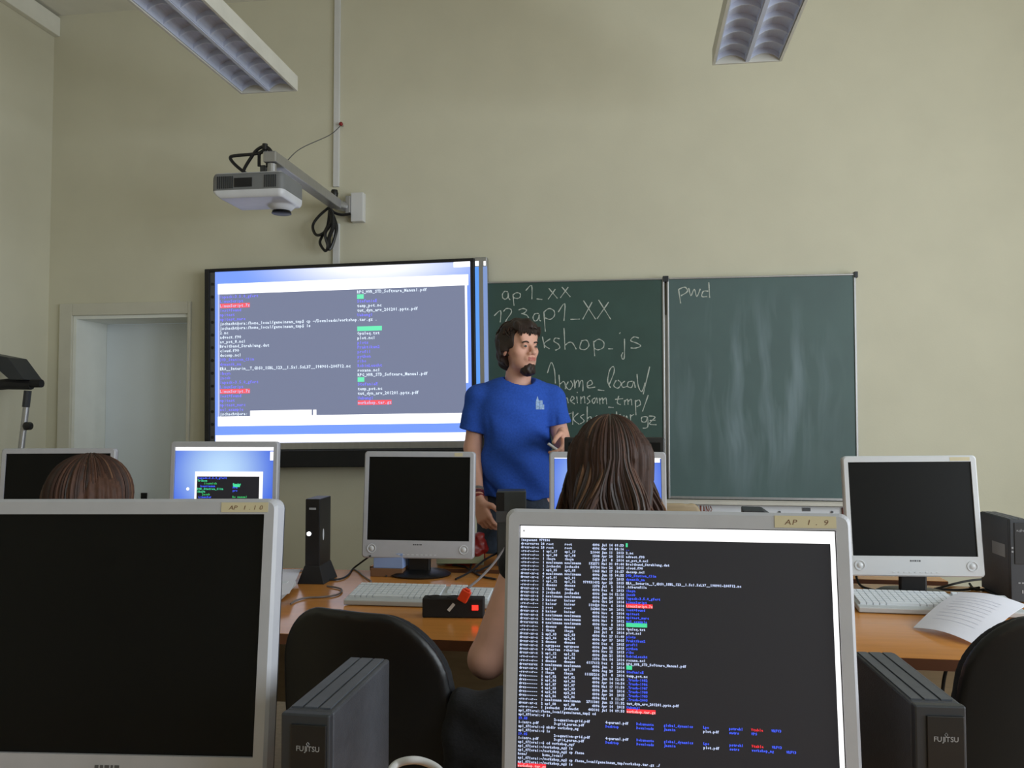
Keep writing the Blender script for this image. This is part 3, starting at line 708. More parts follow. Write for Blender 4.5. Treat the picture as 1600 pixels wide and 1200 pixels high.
M['tb'] = emat('terminal blue text', (66, 96, 255), 1.1)
M['tr'] = emat('terminal red', (255, 44, 58), 1.0)
M['tg'] = emat('terminal green', (70, 226, 160), 1.0)
M['tg2'] = emat('terminal green text', (60, 200, 110), .9)
M['tp'] = emat('terminal pale red text', (255, 190, 190), 1.0)
PM = [M['win'], M['term'], M['tw'], M['tb'], M['tr'], M['tg'], M['tg2'], M['tp']]
class Scr:
    def __init__(s, X, wall=None): s.mb = MB(); s.mb.T = X; s.wall = wall
    def q(s, x0, x1, z0, z1, mi, lay): s.mb.cur = mi; y = .0052-.0003*lay; s.mb.add([(x0, y, z0), (x1, y, z0), (x1, y, z1), (x0, y, z1)], [(0, 1, 2, 3)])
    def t(s, st, x, z, cw, h, mi, bold=.05): s.mb.cur = mi; put_text(s.mb, st, x, z, cw, h, lambda a, b: (a, .0052-.0014, b), bold)
LS = """drwxrwxrwx 28 root      root        4096 Jul 14 09:53 |G.
drwxr-xr-x 28 root      root        4096 Mar 14 08:16 |b..
-rw-r--r--  1 ap1_17    ap1_17     21044 Jan 11  2013 |w2.nc
-rw-r--r--  1 ap1_08    ap1_08      1508 Apr 20  2015 |wadvect.f90
-rw-r--r--  1 iheyn     iheyn       1459 Jul  8  2014 |wav_pot_8.ncl
-rw-r--r--  1 msalzmann msalzmann 132571 Mai 31 09:44 |wBreitband_Strahlung.dat
-rw-r--r--  1 jschacht  jschacht   50734 Nov 26  2015 |wcloud.f90
-rw-r--r--  1 ap2_05    ap2_05      1465 Mai 17 10:57 |wdecomp.ncl
drwxr-xr-x  4 msalzmann msalzmann   4096 Jun 15 14:55 |bDWD_Station_Clim
drwxr-xr-x  7 ap2_01    ap2_01      4096 Nov 17  2015 |bdynamik_ma
-rw-r--r--  1 ap1_12    ap1_12  979931492 Apr 23  2015 |wERA__Interim__T_GDSO_ISBL_123__1.5x1.5xL37__198901-200712.nc
-rw-r--r--  1 dmeuss    dmeuss      1378 Jul  2  2014 |w.hibernfile
drwxr-xr-x  2 iheyn     iheyn       4096 Dez  4  2013 |biheyn
drwxr-xr-x  3 jschacht  jschacht    4096 Jan 14 12:26 |bjacob
drwxr-xr-x  3 msalzmann msalzmann   4096 Jun 29  2015 |blapack-3.5.0_gfort
drwxr-xr-x  3 kaiser    kaiser      4096 Okt 24  2014 |bLinuxScript
-rw-r--r--  1 kaiser    kaiser    110420 Nov  6  2014 |rLinuxScript.7z
drwx------  2 root      root       16384 Nov 20  2012 |blost+found
drwxr-xr-x  5 kaiser    kaiser      4096 Nov  4  2014 |bmpitest
drwxr-xr-x  5 msalzmann msalzmann   4096 Nov  4  2014 |bmpitest_marc
drwxr-xr-x  2 msalzmann msalzmann   4096 Mai  9  2012 |bncl_example
drwxrwxrwx  8 msalzmann msalzmann   4096 Nov  8  2013 |G           
-rw-r--r--  1 dmeuss    dmeuss       102 Jun 27  2014 |wOpuleq.txt
-rw-r--r--  1 iheyn     iheyn        504 Jul  8  2014 |wplot.ncl
drwxr-xr-x  2 ap2_03    ap2_03      4096 Mai 27 11:40 |bplots
drwxr-xr-x  2 ap2_06    ap2_06      4096 Apr 27  2015 |bPraktikum2
drwxr-xr-x  2 dmeuss    dmeuss      4096 Dez  4  2015 |bprofil
drwxr-xr-x  3 egrypeos  egrypeos    4096 Jan 21  2015 |bpython
drwxr-xr-x  9 rcherian  rcherian    4096 Nov 15  2013 |bribo
drwxr-xr-x  2 ap1_12    ap1_12      4096 Jun 21  2014 |bRobinLeucht
-rw-r--r--  1 ap1_06    ap1_06      1070 Okt 14  2014 |wroxana.ncl
-rw-r--r--  1 dmeuss    dmeuss   6117612 Dez  6  2013 |wRPG_HWR_STD_Software_Manual.pdf
drwxrwxrwx  3 msalzmann msalzmann   4096 Jan  9  2014 |G   
drwxr-xr-x  2 ap1_10    ap1_10      4096 Aug 20  2014 |bStefanieE
-rw-r--r--  1 iheyn     iheyn   11155216 Jul  8  2014 |wtemp_pot.nc
drwx------  5 ap1_02    ap1_02      4096 Jun 14 12:03 |b.Trash-1082
drwx------  5 ap1_06    ap1_06      4096 Apr 14 14:54 |b.Trash-1986
drwx------  5 ap1_07    ap1_07      4096 Mai 17 11:50 |b.Trash-1987
drwx------  4 ap1_03    ap1_03      4096 Jun 10  2014 |b.Trash-1988
drwx------  4 ap2_04    ap2_04      4096 Apr 20  2015 |b.Trash-1983
drwx------  4 ap2_06    ap2_06      4096 Mai  9 11:47 |b.Trash-2003
-rw-r--r--  1 msalzmann msalzmann 2711381 Jun 13 11:32 |wtut_dyn_arw_201201.pptx.pdf
drwxr-xr-x  2 ap1_08    ap1_08      4096 Apr 14  2015 |bUebung1
-rw-r--r--  1 jschacht  jschacht  403101 Jul 14 09:53 |rworkshop.tar.gz"""
LS2 = ["ap1_07@orai:/home_local/gemeinsam_tmp$ cd", "ap1_07@orai:~$ ls", "A", "B", "ap1_07@orai:~$ mkdir workshop_mg", "ap1_07@orai:~$ ls", "A", "C",
       "ap1_07@orai:~$ cd workshop_mg/", "ap1_07@orai:~/workshop_mg$ ls", "ap1_07@orai:~/workshop_mg$ cp /home", "home/        home_local/",
       "ap1_07@orai:~/workshop_mg$ cp /home_local/gemeinsam_tmp/workshop.tar.gz ./", "ap1_07@orai:~/workshop_mg$ ls", "R"]
def lit_terminal(X, scr):
    s = Scr(X); x0, x1 = -SX+.001, SX-.001; top = SZ1-.001
    s.q(x0, x1, top-.0145, top, 0, 0)
    s.q(x1-.0055, x1, SZ0+.001, top-.0145, 0, 0); s.q(x0, x1-.0055, SZ0+.001, top-.0145, 1, 0)
    s.t('x', x0+.003, top-.007, .003, .004, 1)
    cw = .3757/166.5; ph = .00447; zt = top-.0145
    z = zt-ph*.85; xx = x0+.001
    s.t('insgesamt 979336', xx, z, cw, ph*.88, 2)
    r = 1
    for ln in LS.split('\n'):
        z = zt-ph*(r+.85); a, b = ln.split('|'); f = a.rstrip()
        toks = f.split(); perm = toks[0]
        s.t(perm, xx, z, cw, ph*.88, 2); s.t(toks[1].rjust(2), xx+11*cw, z, cw, ph*.88, 2); s.t(toks[2], xx+14*cw, z, cw, ph*.88, 2); s.t(toks[3], xx+24*cw, z, cw, ph*.88, 2)
        s.t(toks[4], xx+(43-len(toks[4]))*cw, z, cw, ph*.88, 2); s.t(toks[5], xx+44*cw, z, cw, ph*.88, 2); s.t(toks[6].rjust(2), xx+48*cw, z, cw, ph*.88, 2); s.t(toks[7].rjust(5), xx+51*cw, z, cw, ph*.88, 2)
        k = b[0]; st = b[1:]; fx = xx+57*cw
        if k == 'G': s.q(fx, fx+cw*max(1, len(st)), z-ph*.15, z+ph*.9, 5, 1)
        else:
            if k == 'r': s.q(fx, fx+cw*len(st), z-ph*.15, z+ph*.9, 4, 1)
            s.t(st, fx, z, cw, ph*.88, {'w': 2, 'b': 3, 'r': 7}[k])
        r += 1
    def put(col, st, mi): s.t(st, xx+col*cw, z, cw, ph*.88, mi)
    for ln in LS2:
        z = zt-ph*(r+.85)
        if ln == 'A':
            put(0, '19.05', 3); put(19, '2-equation-grid.pdf', 2); put(49-3, '4-param1.pdf', 2); put(66-4, 'Dokumente', 3); put(81-5, 'global_dynamics', 3); put(97-1, 'Lpo', 3); put(110-1, 'pstrehl', 3); put(121-1, 'Vtable', 4); put(130, 'WRFV3', 3)
        elif ln in 'BC':
            put(0, '1-intro.pdf', 2); put(19, '3-grid_param.pdf', 2); put(46, 'Desktop', 3); put(62, 'Downloads', 3); put(76, 'Jasmin', 3); put(96, 'plot.pdf', 2); put(109, 'satrs', 3)
            if ln == 'B': put(120, 'WPS', 3)
            else: put(120, 'workshop_mg', 3); put(137, 'WRFV3', 3)
        elif ln == 'R': s.q(xx, xx+cw*15, z-ph*.15, z+ph*.9, 4, 1); put(0, 'workshop.tar.gz', 7)
        else: put(0, ln, 2)
        r += 1
    s.mb.build('screen_picture', PM, scr)
def lit_desktop(win):
    def f(X, scr):
        s = Scr(X); top = SZ1-.001; x0, x1 = -SX+.001, SX-.001
        cpt = X @ Vector((-.01, 0, SZ1-.09))
        wall = glow_mat('blue desktop wallpaper', (190, 224, 255), (62, 104, 226), tuple(cpt), (.24, .24), 1.0)
        s.q(x0, x1, SZ0+.001, top, 8, 0)
        if win:
            s.q(x0, x1, top-.0135, top, 0, 1); s.q(x1-.013, x1, top-.05, top-.017, 0, 1)
            a, b = x0+.078, x1-.038; zt = top-.092
            s.q(a, b, SZ0+.03, zt, 0, 1); s.q(a+.008, b-.013, SZ0+.04, zt-.018, 1, 2)
            s.mb.cur = 0; s.mb.lathe([(.006, .0045), (.006, .005)], (x0+.052, 0, SZ1-.158), 'y', 12)
            L = [(0, 'lapack-3.5.0_gfort', 3, 0), (0, 'Trikom', 5, 0), (0, '    liesmich', 6, 0), (0, '  kontinuum', 3, 0), (0, 'DWD_Station_Clim', 5, 3), (0, 'iheyn', 5, 0), (0, '   jacob', 6, 0), (0, ' LinuxScr', 3, 0), (0, '  ERA_Interim_123_1.5', 6, 3), (0, ' mpitest', 3, 0), (0, ' LinuxSc', 4, 0), (0, 'plots', 3, 0), (0, '  Software_Manual_pdf_tar', 6, 5), (0, 'python prof', 3, 0), (0, 'roxana', 6, 0)]
            ph = .0102; cw = .0062
            for i, (_, st, mi, _b) in enumerate(L): s.t(st, a+.01, zt-.018-ph*(i+.9), cw, ph*1.0, mi, .05)
            for i, (st, mi) in enumerate([('Prakt', 5), ('Pra', 3), ('pro', 3), ('   ', 3), ('Ro manual', 6), ('Pl', 5), ('te pdfxx', 6), ('works', 4), ('plot.nc', 5)]):
                s.t(st, a+.145, zt-.018-ph*(i*1.15+3.2), cw, ph*1.0, mi, .05)
            s.q(a+.146, a+.172, zt-.018-ph*3.9, zt-.018-ph*2.9, 5, 3)
        else:
            s.q(x1-.032, x1-.003, top-.016, top-.004, 0, 1); s.q(x0, x1, top-.003, top, 0, 1)
        s.mb.build('screen_picture', PM+[wall], scr)
    return f
def base(px, py, Zt, dz=0):  # desk point below panel of given camera depth
    d = ray(px, py); fw = d.dot(Vector((-math.sin(YAW)*math.cos(PITCH), math.cos(YAW)*math.cos(PITCH), math.sin(PITCH)))); p = d*(Zt/fw)
    return Vector((p.x, p.y, DH))
TL = R(7)
def mpos(px, py, Zt): p = base(px, py, Zt); return p
m1 = monitor(mpos(1057, 1000, .955), 0, TL, 'lit silver monitor in the foreground full of terminal text, tape reads AP 1.9', .083, lit_terminal, ('AP 1.9', .118, .188, .3675, .3815))
m2 = monitor(mpos(167, 1000, 1.05), R(4), TL, 'big dark silver monitor at the left front, tape reads AP 1.10', .088, None, ('AP 1.10', .13, .193, .3675, .380), roll=R(-.5))
monitor(mpos(652, 790, 3.0), R(2), R(5), 'switched off silver monitor beside the thin black computer, in front of the man', .067, None, ('', .13, .16, .367, .380))
monitor(mpos(1430, 800, 2.66), R(-1), R(6), 'switched off silver monitor on the right desk in front of a white keyboard', .068, None, ('', .125, .185, .3675, .379), roll=R(-.9), bez='silver2')
monitor(mpos(346, 790, 3.1), R(6), R(3), 'lit monitor showing blue wallpaper and a small green terminal window', .1, lit_desktop(True), roll=R(0))
monitor(mpos(950, 790, 2.9), R(4), R(5), 'lit blue monitor mostly hidden behind the long haired woman', .07, lit_desktop(False))
monitor(mpos(84, 790, 3.1), R(14), R(5), 'switched off monitor at the far left behind the brown haired head', .075)

# ------------------------------------------------------------ thin client computers
def tower(loc, rz, label, sticker=False):
    t = thing('desktop_computer', label, 'computer', loc, rz, 'anthracite compact computers')
    w2, d, h = .0275, .21, .258
    MB().box(-w2, w2, .008, d, .006, h).build('casing', M['tower'], t, bevel=.003)
    MB().box(-w2, w2, -.004, .0078, .003, h+.0005).build('front_panel', M['charcoal'], t, bevel=.002)
    MB().box(-w2+.012, w2-.003, -.0062, -.004, .12, h-.01).build('drive_panel', M['black'], t, bevel=.001)
    mb = MB()
    for a, b in ((-.024, -.012), (-.009, .006), (.009, .021)): mb.box(a, b, .016, d-.006, h, h+.0016)
    mb.build('vent_strip', M['towertop'], t)
    mb = MB(); x = line_text(mb, 'FUJITSU', -.0085, h-.0375, .0078, lambda a, b: (a, -.0066, b), .01, .06)
    mb.tube([(.0028, -.0066, h-.0300), (.0045, -.0066, h-.0278), (.0062, -.0066, h-.0300), (.0045, -.0066, h-.032), (.0028, -.0066, h-.0300)], .00035, 4)
    mb.build('logo', M['logo'], t)
    mb = MB(); mb.lathe([(.003, -.0055), (.003, -.004)], (-.0215, 0, .17), 'y', 12).lathe([(.003, -.0055), (.003, -.004)], (-.0215, 0, .158), 'y', 12)
    mb.box(-.006, .0, -.0052, -.004, .06, .064).box(.004, .01, -.0052, -.004, .06, .064).box(.004, .008, -.0052, -.004, .03, .04)
    mb.build('power_button', M['logo'], t)
    MB().box(-.035, .035, .02, .19, 0, .006).build('stand_foot', M['black'], t, bevel=.002)
    if sticker: MB().box(-w2-.0008, -w2, .03, .12, .135, .175).build('inventory_sticker', M['logo'], t)
    return t
p = on(479, 1112, .99); tower((p.x, p.y, DH), R(-1), 'compact dark computer with vented top, left of the lit foreground monitor')
p = on(1467, 1099, .99); tower((p.x, p.y, DH), R(3), 'compact dark computer with vented top, right of the lit foreground monitor')
p = on(1592, 942, .73); tower((p.x+.004, p.y, DH), R(1), 'dark computer with a grey sticker beside the right switched off monitor', True)
# slim black client with white light
p = on(488, 912, .73)
t = thing('thin_client', 'slim black computer standing upright with a glowing white dot, left of the monitor', 'computer', (p.x, p.y, DH), R(3))
MB().box(-.026, .026, -.004, .12, .012, .292).build('casing', M['black'], t, bevel=.003)
mb = MB(); mb.add([(-.05, -.012, 0), (.045, -.012, 0), (.05, .13, 0), (-.045, .13, 0), (-.027, -.006, .062), (.027, -.006, .062), (.027, .122, .062), (-.027, .122, .062)], [(0, 3, 2, 1), (4, 5, 6, 7), (0, 1, 5, 4), (1, 2, 6, 5), (2, 3, 7, 6), (3, 0, 4, 7)])
mb.build('stand', M['blackmat'], t, bevel=.002)
MB().lathe([(.0075, -.0065), (.0075, -.004)], (-.012, 0, .172), 'y', 16).build('power_light', M['white_led'], t)
MB().lathe([(.02, .0262), (.02, .0268)], (0, .035, .165), 'x', 20, .35, 1).build('oval_sticker', M['silver2'], t)
MB().box(-.012, .012, -.005, -.0042, .255, .262).build('logo', M['logo'], t)

# ------------------------------------------------------------ keyboards
def keyboard(loc, rz, label, w=.46, d=.16):
    t = thing('keyboard', label, 'keyboard', loc, rz, 'white computer keyboards')
    T = Matrix.Rotation(R(6), 4, 'X')
    mb = MB(); mb.T = T; mb.box(-w/2, w/2, 0, d, .002, .018); mb.build('case', M['kbd'], t, bevel=.003)
    mb = MB(); mb.T = T
    u = .0187
    for r in range(6):
        y = d-.026-r*.0215-(0 if r else -.004)
        for k in range(15):
            if r == 5 and 3 < k < 9: continue
            mb.box(-w/2+.01+k*u, -w/2+.01+(k+1)*u-.0022, y, y+.0185, .018, .0245)
        if r == 5: mb.box(-w/2+.01+4*u, -w/2+.01+9*u-.002, y, y+.0185, .018, .0245)
        for k in range(3):
            if r in (3,) or (r == 4 and k != 1): continue
            mb.box(-w/2+.305+k*u, -w/2+.305+(k+1)*u-.0022, y, y+.0185, .018, .0245)
        for k in range(4):
            if r == 0: continue
            mb.box(-w/2+.37+k*u, -w/2+.37+(k+1)*u-.0022, y, y+.0185, .018, .0245)
    mb.build('keys', M['key'], t)
    MB().box(-w/2+.02, -w/2+.05, d-.03, d-.015, 0, .02).box(w/2-.05, w/2-.02, d-.03, d-.015, 0, .02).build('feet', M['charcoal'], t)
    return t
p = on(535, 943, .735); keyboard((p.x+.235, p.y-.0, DH), R(1), 'white keyboard behind the black power strip')
p = on(1337, 958, .735); keyboard((p.x+.245, p.y+.02, DH), R(-1), 'white keyboard partly covered by loose paper on the right desk')
p = on(432, 940, .735); keyboard((p.x-.225, p.y, DH), R(5), 'white keyboard partly hidden behind the dark foreground monitor on the left')
# ------------------------------------------------------------ papers and small things on the desks
def sheet(name, corners, label, lift, mark=True, n=14, z0=None):
    """loose sheet: bilinear patch over four desk points, lift(u, v) gives height"""
    t = MB(); C4 = [Vector(c) for c in corners]; c = sum(C4, Vector())/4; c.z = DH
    V = []
    for th in (0, .0006):
        for i in range(n+1):
            for j in range(n+1):
                u, v = i/n, j/n
                q = C4[0]*(1-u)*(1-v)+C4[1]*u*(1-v)+C4[2]*u*v+C4[3]*(1-u)*v
                V.append((q.x-c.x, q.y-c.y, q.z-c.z+lift(u, v)+th))
    N = (n+1)**2; f = []
    for i in range(n):
        for j in range(n):
            a = i*(n+1)+j; f += [(a, a+1, a+n+2, a+n+1), (N+a, N+a+n+1, N+a+n+2, N+a+1)]
    for i in range(n):
        a, b = i*(n+1), (i+1)*(n+1); f += [(a, b, N+b, N+a), (a+n, N+a+n, N+b+n, b+n)]
        f += [(i, N+i, N+i+1, i+1), (n*(n+1)+i, n*(n+1)+i+1, N+n*(n+1)+i+1, N+n*(n+1)+i)]
    t.add(V, f); o = t.build(name, M['paper'], smooth=True); o.location = c; tag(o, label, 'paper')
    if mark:
        g = MB()
        for r in range(9):
            v = .2+r*.07; P = []
            for s_ in range(9):
                u = .15+s_*.08
                q = C4[0]*(1-u)*(1-v)+C4[1]*u*(1-v)+C4[2]*u*v+C4[3]*(1-u)*v
                P.append(Vector((q.x-c.x, q.y-c.y, q.z-c.z+lift(u, v)+.0008)))
            for a, b in zip(P, P[1:]):
                w_ = Vector((0, .0012, 0)); g.add([a-w_, b-w_, b+w_, a+w_], [(0, 1, 2, 3)])
        g.build('printed_lines', M['ink'], o)
    return o
a, b, c_, d_ = on(1427, 982, .731), on(1530, 1012, .731), on(1606, 972, .735), on(1500, 950, .735)
sheet('paper_sheet', [a, b, c_, d_], 'loose white sheet of paper lying curled over the right keyboard', lambda u, v: .044*math.sin(min(1, v*1.1)*math.pi/2)+.012*math.sin(u*math.pi)+.002)
a, b, c_, d_ = on(380, 960, .731), on(452, 945, .731), on(470, 905, .731), on(400, 905, .731)
sheet('paper_sheet', [a, b, c_, d_], 'white sheet of paper near the slim black computer with the glowing dot', lambda u, v: .0345, False)
# power strip
p = on(707, 966, .73)
t = thing('power_strip', 'black power strip with a glowing red switch at the front of the desk', 'power strip', (p.x-.0, p.y, DH), R(5))
MB().box(-.088, .09, 0, .045, 0, .056).build('housing', M['blackmat'], t, bevel=.004)
MB().box(.056, .074, -.003, .0, .024, .038).build('switch', M['red_led'], t)
mb = MB(); mb.T = Matrix.Translation((-.004, -.0008, .03)) @ Matrix.Rotation(R(-50), 4, 'Y'); mb.box(-.012, .014, -.0008, .001, -.004, .005); mb.build('sticker', M['white'], t)
for k in (-.055, .0): MB().lathe([(.019, .056), (.019, .0575), (.016, .0575), (.016, .0565)], (k, .022, 0), 'z', 20).build('socket', M['black'], t)
p2 = on(725, 935, .79)
t = thing('plug_lead', 'orange plug with a grey lead standing up from the power strip', 'cable', (p2.x, p2.y, .795))
mb = MB(); mb.T = Matrix.Rotation(R(28), 4, 'Y'); mb.box(-.014, .014, -.011, .011, -.014, .02).box(-.009, .009, -.008, .008, .02, .026); mb.build('plug', M['orange'], t, bevel=.003)
q = lambda x, y, h: on(x, y, h)-Vector((p2.x, p2.y, .795))
MB().tube(spl([Vector((.01, 0, .024)), q(748, 905, .81), q(770, 882, .83), q(790, 855, .84)]), .004, 7).build('lead', M['greycable'], t, smooth=True)
# boxes, bag and foil stuff around the middle monitor
p = on(614, 897, .731)
o = MB().box(-.07, .05, 0, .1, 0, .03).build('carton', M['brownbox'], bevel=.002); o.location = (p.x, 2.93, DH); tag(o, 'flat brown carton behind the middle switched off monitor', 'box')
o2 = MB().box(-.06, .05, 0, .09, 0, .055).build('carton', M['bluebox'], bevel=.002); o2.location = (p.x, 2.935, DH+.03); tag(o2, 'light blue carton lying on top of the brown carton', 'box')
pr = wl(724, 870, 3.16)
sd = SDF((-.14, -.07, -.01), (.13, .07, .16), .005)
sd.ell((-.02, 0, .05), (.09, .045, .055), .02).ell((.04, .0, .07), (.045, .04, .05), .03).ell((-.07, 0, .04), (.05, .04, .04), .02).cone((.05, 0, .09), (.062, 0, .115), .022, .014)
sd.warp(lambda P: .003*np.sin(P[..., 0]*130+P[..., 2]*90)+.002*np.sin(P[..., 1]*170-P[..., 2]*120)+.002*np.sin(P[..., 0]*60-P[..., 2]*200)); sd.cut(lambda P: -P[..., 2])
o = sd.mesh('plastic_bag', M['red']); o.location = (pr.x, 3.2, DH); tag(o, 'crumpled dark red bag behind the right edge of the middle monitor', 'bag')
# cables on the middle desk
def dc(pts, r, m, nm, label): return cable([on(x, y, DH+h) for x, y, h in pts], r, m, nm, label)
z4 = lambda x, y: (400+x/6.667, 840+y/6.667)
def dcz(pts, r, m, nm, label): return cable([on(*z4(x, y), DH+r+.001+h) for x, y, h in pts], r, m, nm, label)
dcz([(740, 505, .0), (860, 525, 0), (895, 555, 0), (840, 595, 0), (680, 620, 0), (540, 625, 0), (430, 650, 0), (360, 690, 0)], .003, M['greycable'], 'mouse_cable', 'thin cable curling on the desk before the slim black computer')
dcz([(150, 395, 0), (300, 370, 0), (480, 345, 0), (560, 330, 0)], .003, M['greycable'], 'network_cable', 'thin cable running behind the slim black computer to the left')
dcz([(760, 440, 0), (880, 430, 0), (960, 390, 0), (1010, 325, 0), (1080, 270, .02), (1190, 190, .07)], .0035, M['blackmat'], 'monitor_cable', 'dark cable rising from the desk to the middle monitor')
dcz([(1010, 322, 0), (1060, 350, 0), (1120, 400, 0), (1200, 455, 0)], .0025, M['greycable'], 'keyboard_cable', 'thin cable leading to the middle white keyboard')
dcz([(1310, 195, .06), (1280, 260, .03), (1300, 345, 0), (1360, 400, 0)], .003, M['black'], 'speaker_cable', 'short black cable hanging below the middle monitor')
mb = MB()
for pts in ([(690, 862, .02), (700, 880, 0), (725, 885, 0), (742, 893, 0), (772, 880, .01)], [(745, 870, .03), (735, 888, 0), (752, 900, 0), (775, 905, 0)], [(712, 905, 0), (735, 893, .01), (760, 873, .03), (790, 858, .05)]):
    mb.tube(spl([on(x, y, DH+.005+h) for x, y, h in pts]), .004, 7)
tag(mb.build('cable_tangle', M['black'], smooth=True), 'tangle of black cables on the desk beside the red bag', 'cable')
# cables right desk
cable([on(1342, 885, .79), on(1338, 900, .76), on(1345, 915, .735), on(1365, 922, .735)], .004, M['blackmat'], 'monitor_cable', 'black cable dropping at the left side of the right monitor')
mb = MB()
for pts in ([(1445, 925), (1480, 915), (1510, 908), (1535, 905)], [(1460, 920), (1500, 922), (1530, 918)], [(1515, 912), (1522, 920), (1538, 922)]):
    mb.tube(spl([on(x, y, DH+.005) for x, y in pts]), .004, 7)
tag(mb.build('cable_tangle', M['blackmat'], smooth=True), 'dark cables between the right monitor foot and the computer with grey sticker', 'cable')
o = cable([on(1505, 1022, .70)+Vector((0, .1, 0)), on(1503, 1050, .62)+Vector((0, .1, 0)), on(1496, 1080, .55)+Vector((0, .1, 0)), on(1492, 1110, .48)+Vector((0, .1, 0))], .005, M['blackmat'], 'hanging_cable', 'black cable hanging under the right desk beside the chair')
cable([on(604, 1215, .78), on(618, 1195, .785), on(640, 1188, .79), on(662, 1190, .785), on(685, 1202, .775), on(700, 1225, .76)], .006, M['white'], 'white_cable', 'thick white cable arching behind the left foreground computer')

# ------------------------------------------------------------ teacher desk things
p = wl(960, 683, 3.3)
t = thing('widescreen_monitor', 'black monitor on the teacher desk, behind the long haired woman', 'monitor', (p.x, 3.28, DH), R(4))
h = p.z-DH
MB().box(-.195, .195, 0, .03, h-.29, h).build('housing', M['black'], t, bevel=.006)
MB().box(-.178, .178, -.002, .0, h-.275, h-.02).build('screen', M['glass'], t)
MB().box(-.03, .03, .03, .05, .01, h-.1).build('stand_column', M['black'], t)
MB().lathe([(.11, 0), (.11, .008), (.03, .014)], (0, .04, 0), 'z', 24, 1, .8).build('stand_foot', M['black'], t)
p0, p1 = wl(777, 767, 3.2), wl(822, 767, 3.2)
t = thing('external_drive_unit', 'dark grey device box standing on the teacher desk in front of the blue shirt', 'device', ((p0.x+p1.x)/2, 3.2, DH), R(8)); w_ = (p1.x-p0.x)/2; hh = p0.z-DH
MB().box(-w_, w_, 0, .1, 0, hh).build('casing', mat('smoky grey plastic', (72, 78, 80), .3), t, bevel=.004)
MB().box(-w_-.004, -w_+.028, -.004, 0, hh-.075, hh-.006).build('dark_window', M['black'], t)
MB().box(-w_-.004, -w_+.04, -.005, 0, hh-.12, hh-.078).build('grey_label', M['legmetal'], t)
p = wl(1188, 795, 3.3)
t = thing('wedge_device', 'dark grey device with a slanted top on the teacher desk below the chalkboard', 'device', (p.x, 3.22, DH), R(-5)); hh = p.z-DH
mb = MB(); mb.prism([(-.075, 0), (.09, 0), (.085, hh-.06), (.0, hh), (-.075, hh)], 0, .16); mb.build('casing', M['tower'], t, bevel=.004)
MB().tube([(.05, -.01, hh-.045), (.09, -.01, hh-.045)], .012, 10).build('handset', M['black'], t)
# objects under the man's hand
p = on(752, 830, .80)
t = thing('cardboard_box', 'open pale cardboard box on the teacher desk under the hand of the man', 'box', (p.x, 3.2, DH), R(10))
mb = MB(); W_ = .09; mb.box(-W_, W_, 0, .005, 0, .07).box(-W_, W_, .155, .16, 0, .07).box(-W_, -W_+.005, .005, .155, 0, .07).box(W_-.005, W_, .005, .155, 0, .07).box(-W_+.005, W_-.005, .005, .155, 0, .005)
mb.build('box_body', mat('pale cardboard', (150, 140, 112), .8), t)
mb = MB(); mb.T = Matrix.Translation((0, 0, .07)) @ Matrix.Rotation(R(35), 4, 'X'); mb.box(-W_, W_, -.09, 0, 0, .003); mb.build('flap', mat('greenish carton flap', (140, 142, 112), .8), t)
# beech chair behind
p = wl(1050, 785, 3.75)
t = thing('wooden_chair', 'light beech chair standing between the teacher desk and the chalkboard', 'chair', (p.x, 3.72, 0), R(10)); zt = p.z
sd = SDF((-.22, -.1, zt-.24), (.22, .1, zt+.03), .008)
sl_, P = sd._sub(sd.lo, sd.lo+sd.res*(sd.n-1)); sd.d = np.maximum(rbox(P-np.stack([np.zeros(P.shape[:-1]), .9*P[..., 0]**2, np.zeros(P.shape[:-1])], -1), (0, 0, zt-.1), (.13, .05, .1), .05), np.abs(P[..., 1]-.9*P[..., 0]**2)-.007).astype(np.float32)
sd.mesh('backrest', M['beech'], t)
MB().box(-.2, .2, .02, .4, .44, .455).build('seat', M['beech'], t, bevel=.004)
for sx in (-.12, .12):
    MB().tube([(sx, .02, 0), (sx, .03, .44), (sx, .035, zt-.05)], .011).build('leg', M['legmetal'], t); MB().tube([(sx, .39, 0), (sx, .37, .44)], .011).build('leg', M['legmetal'], t)

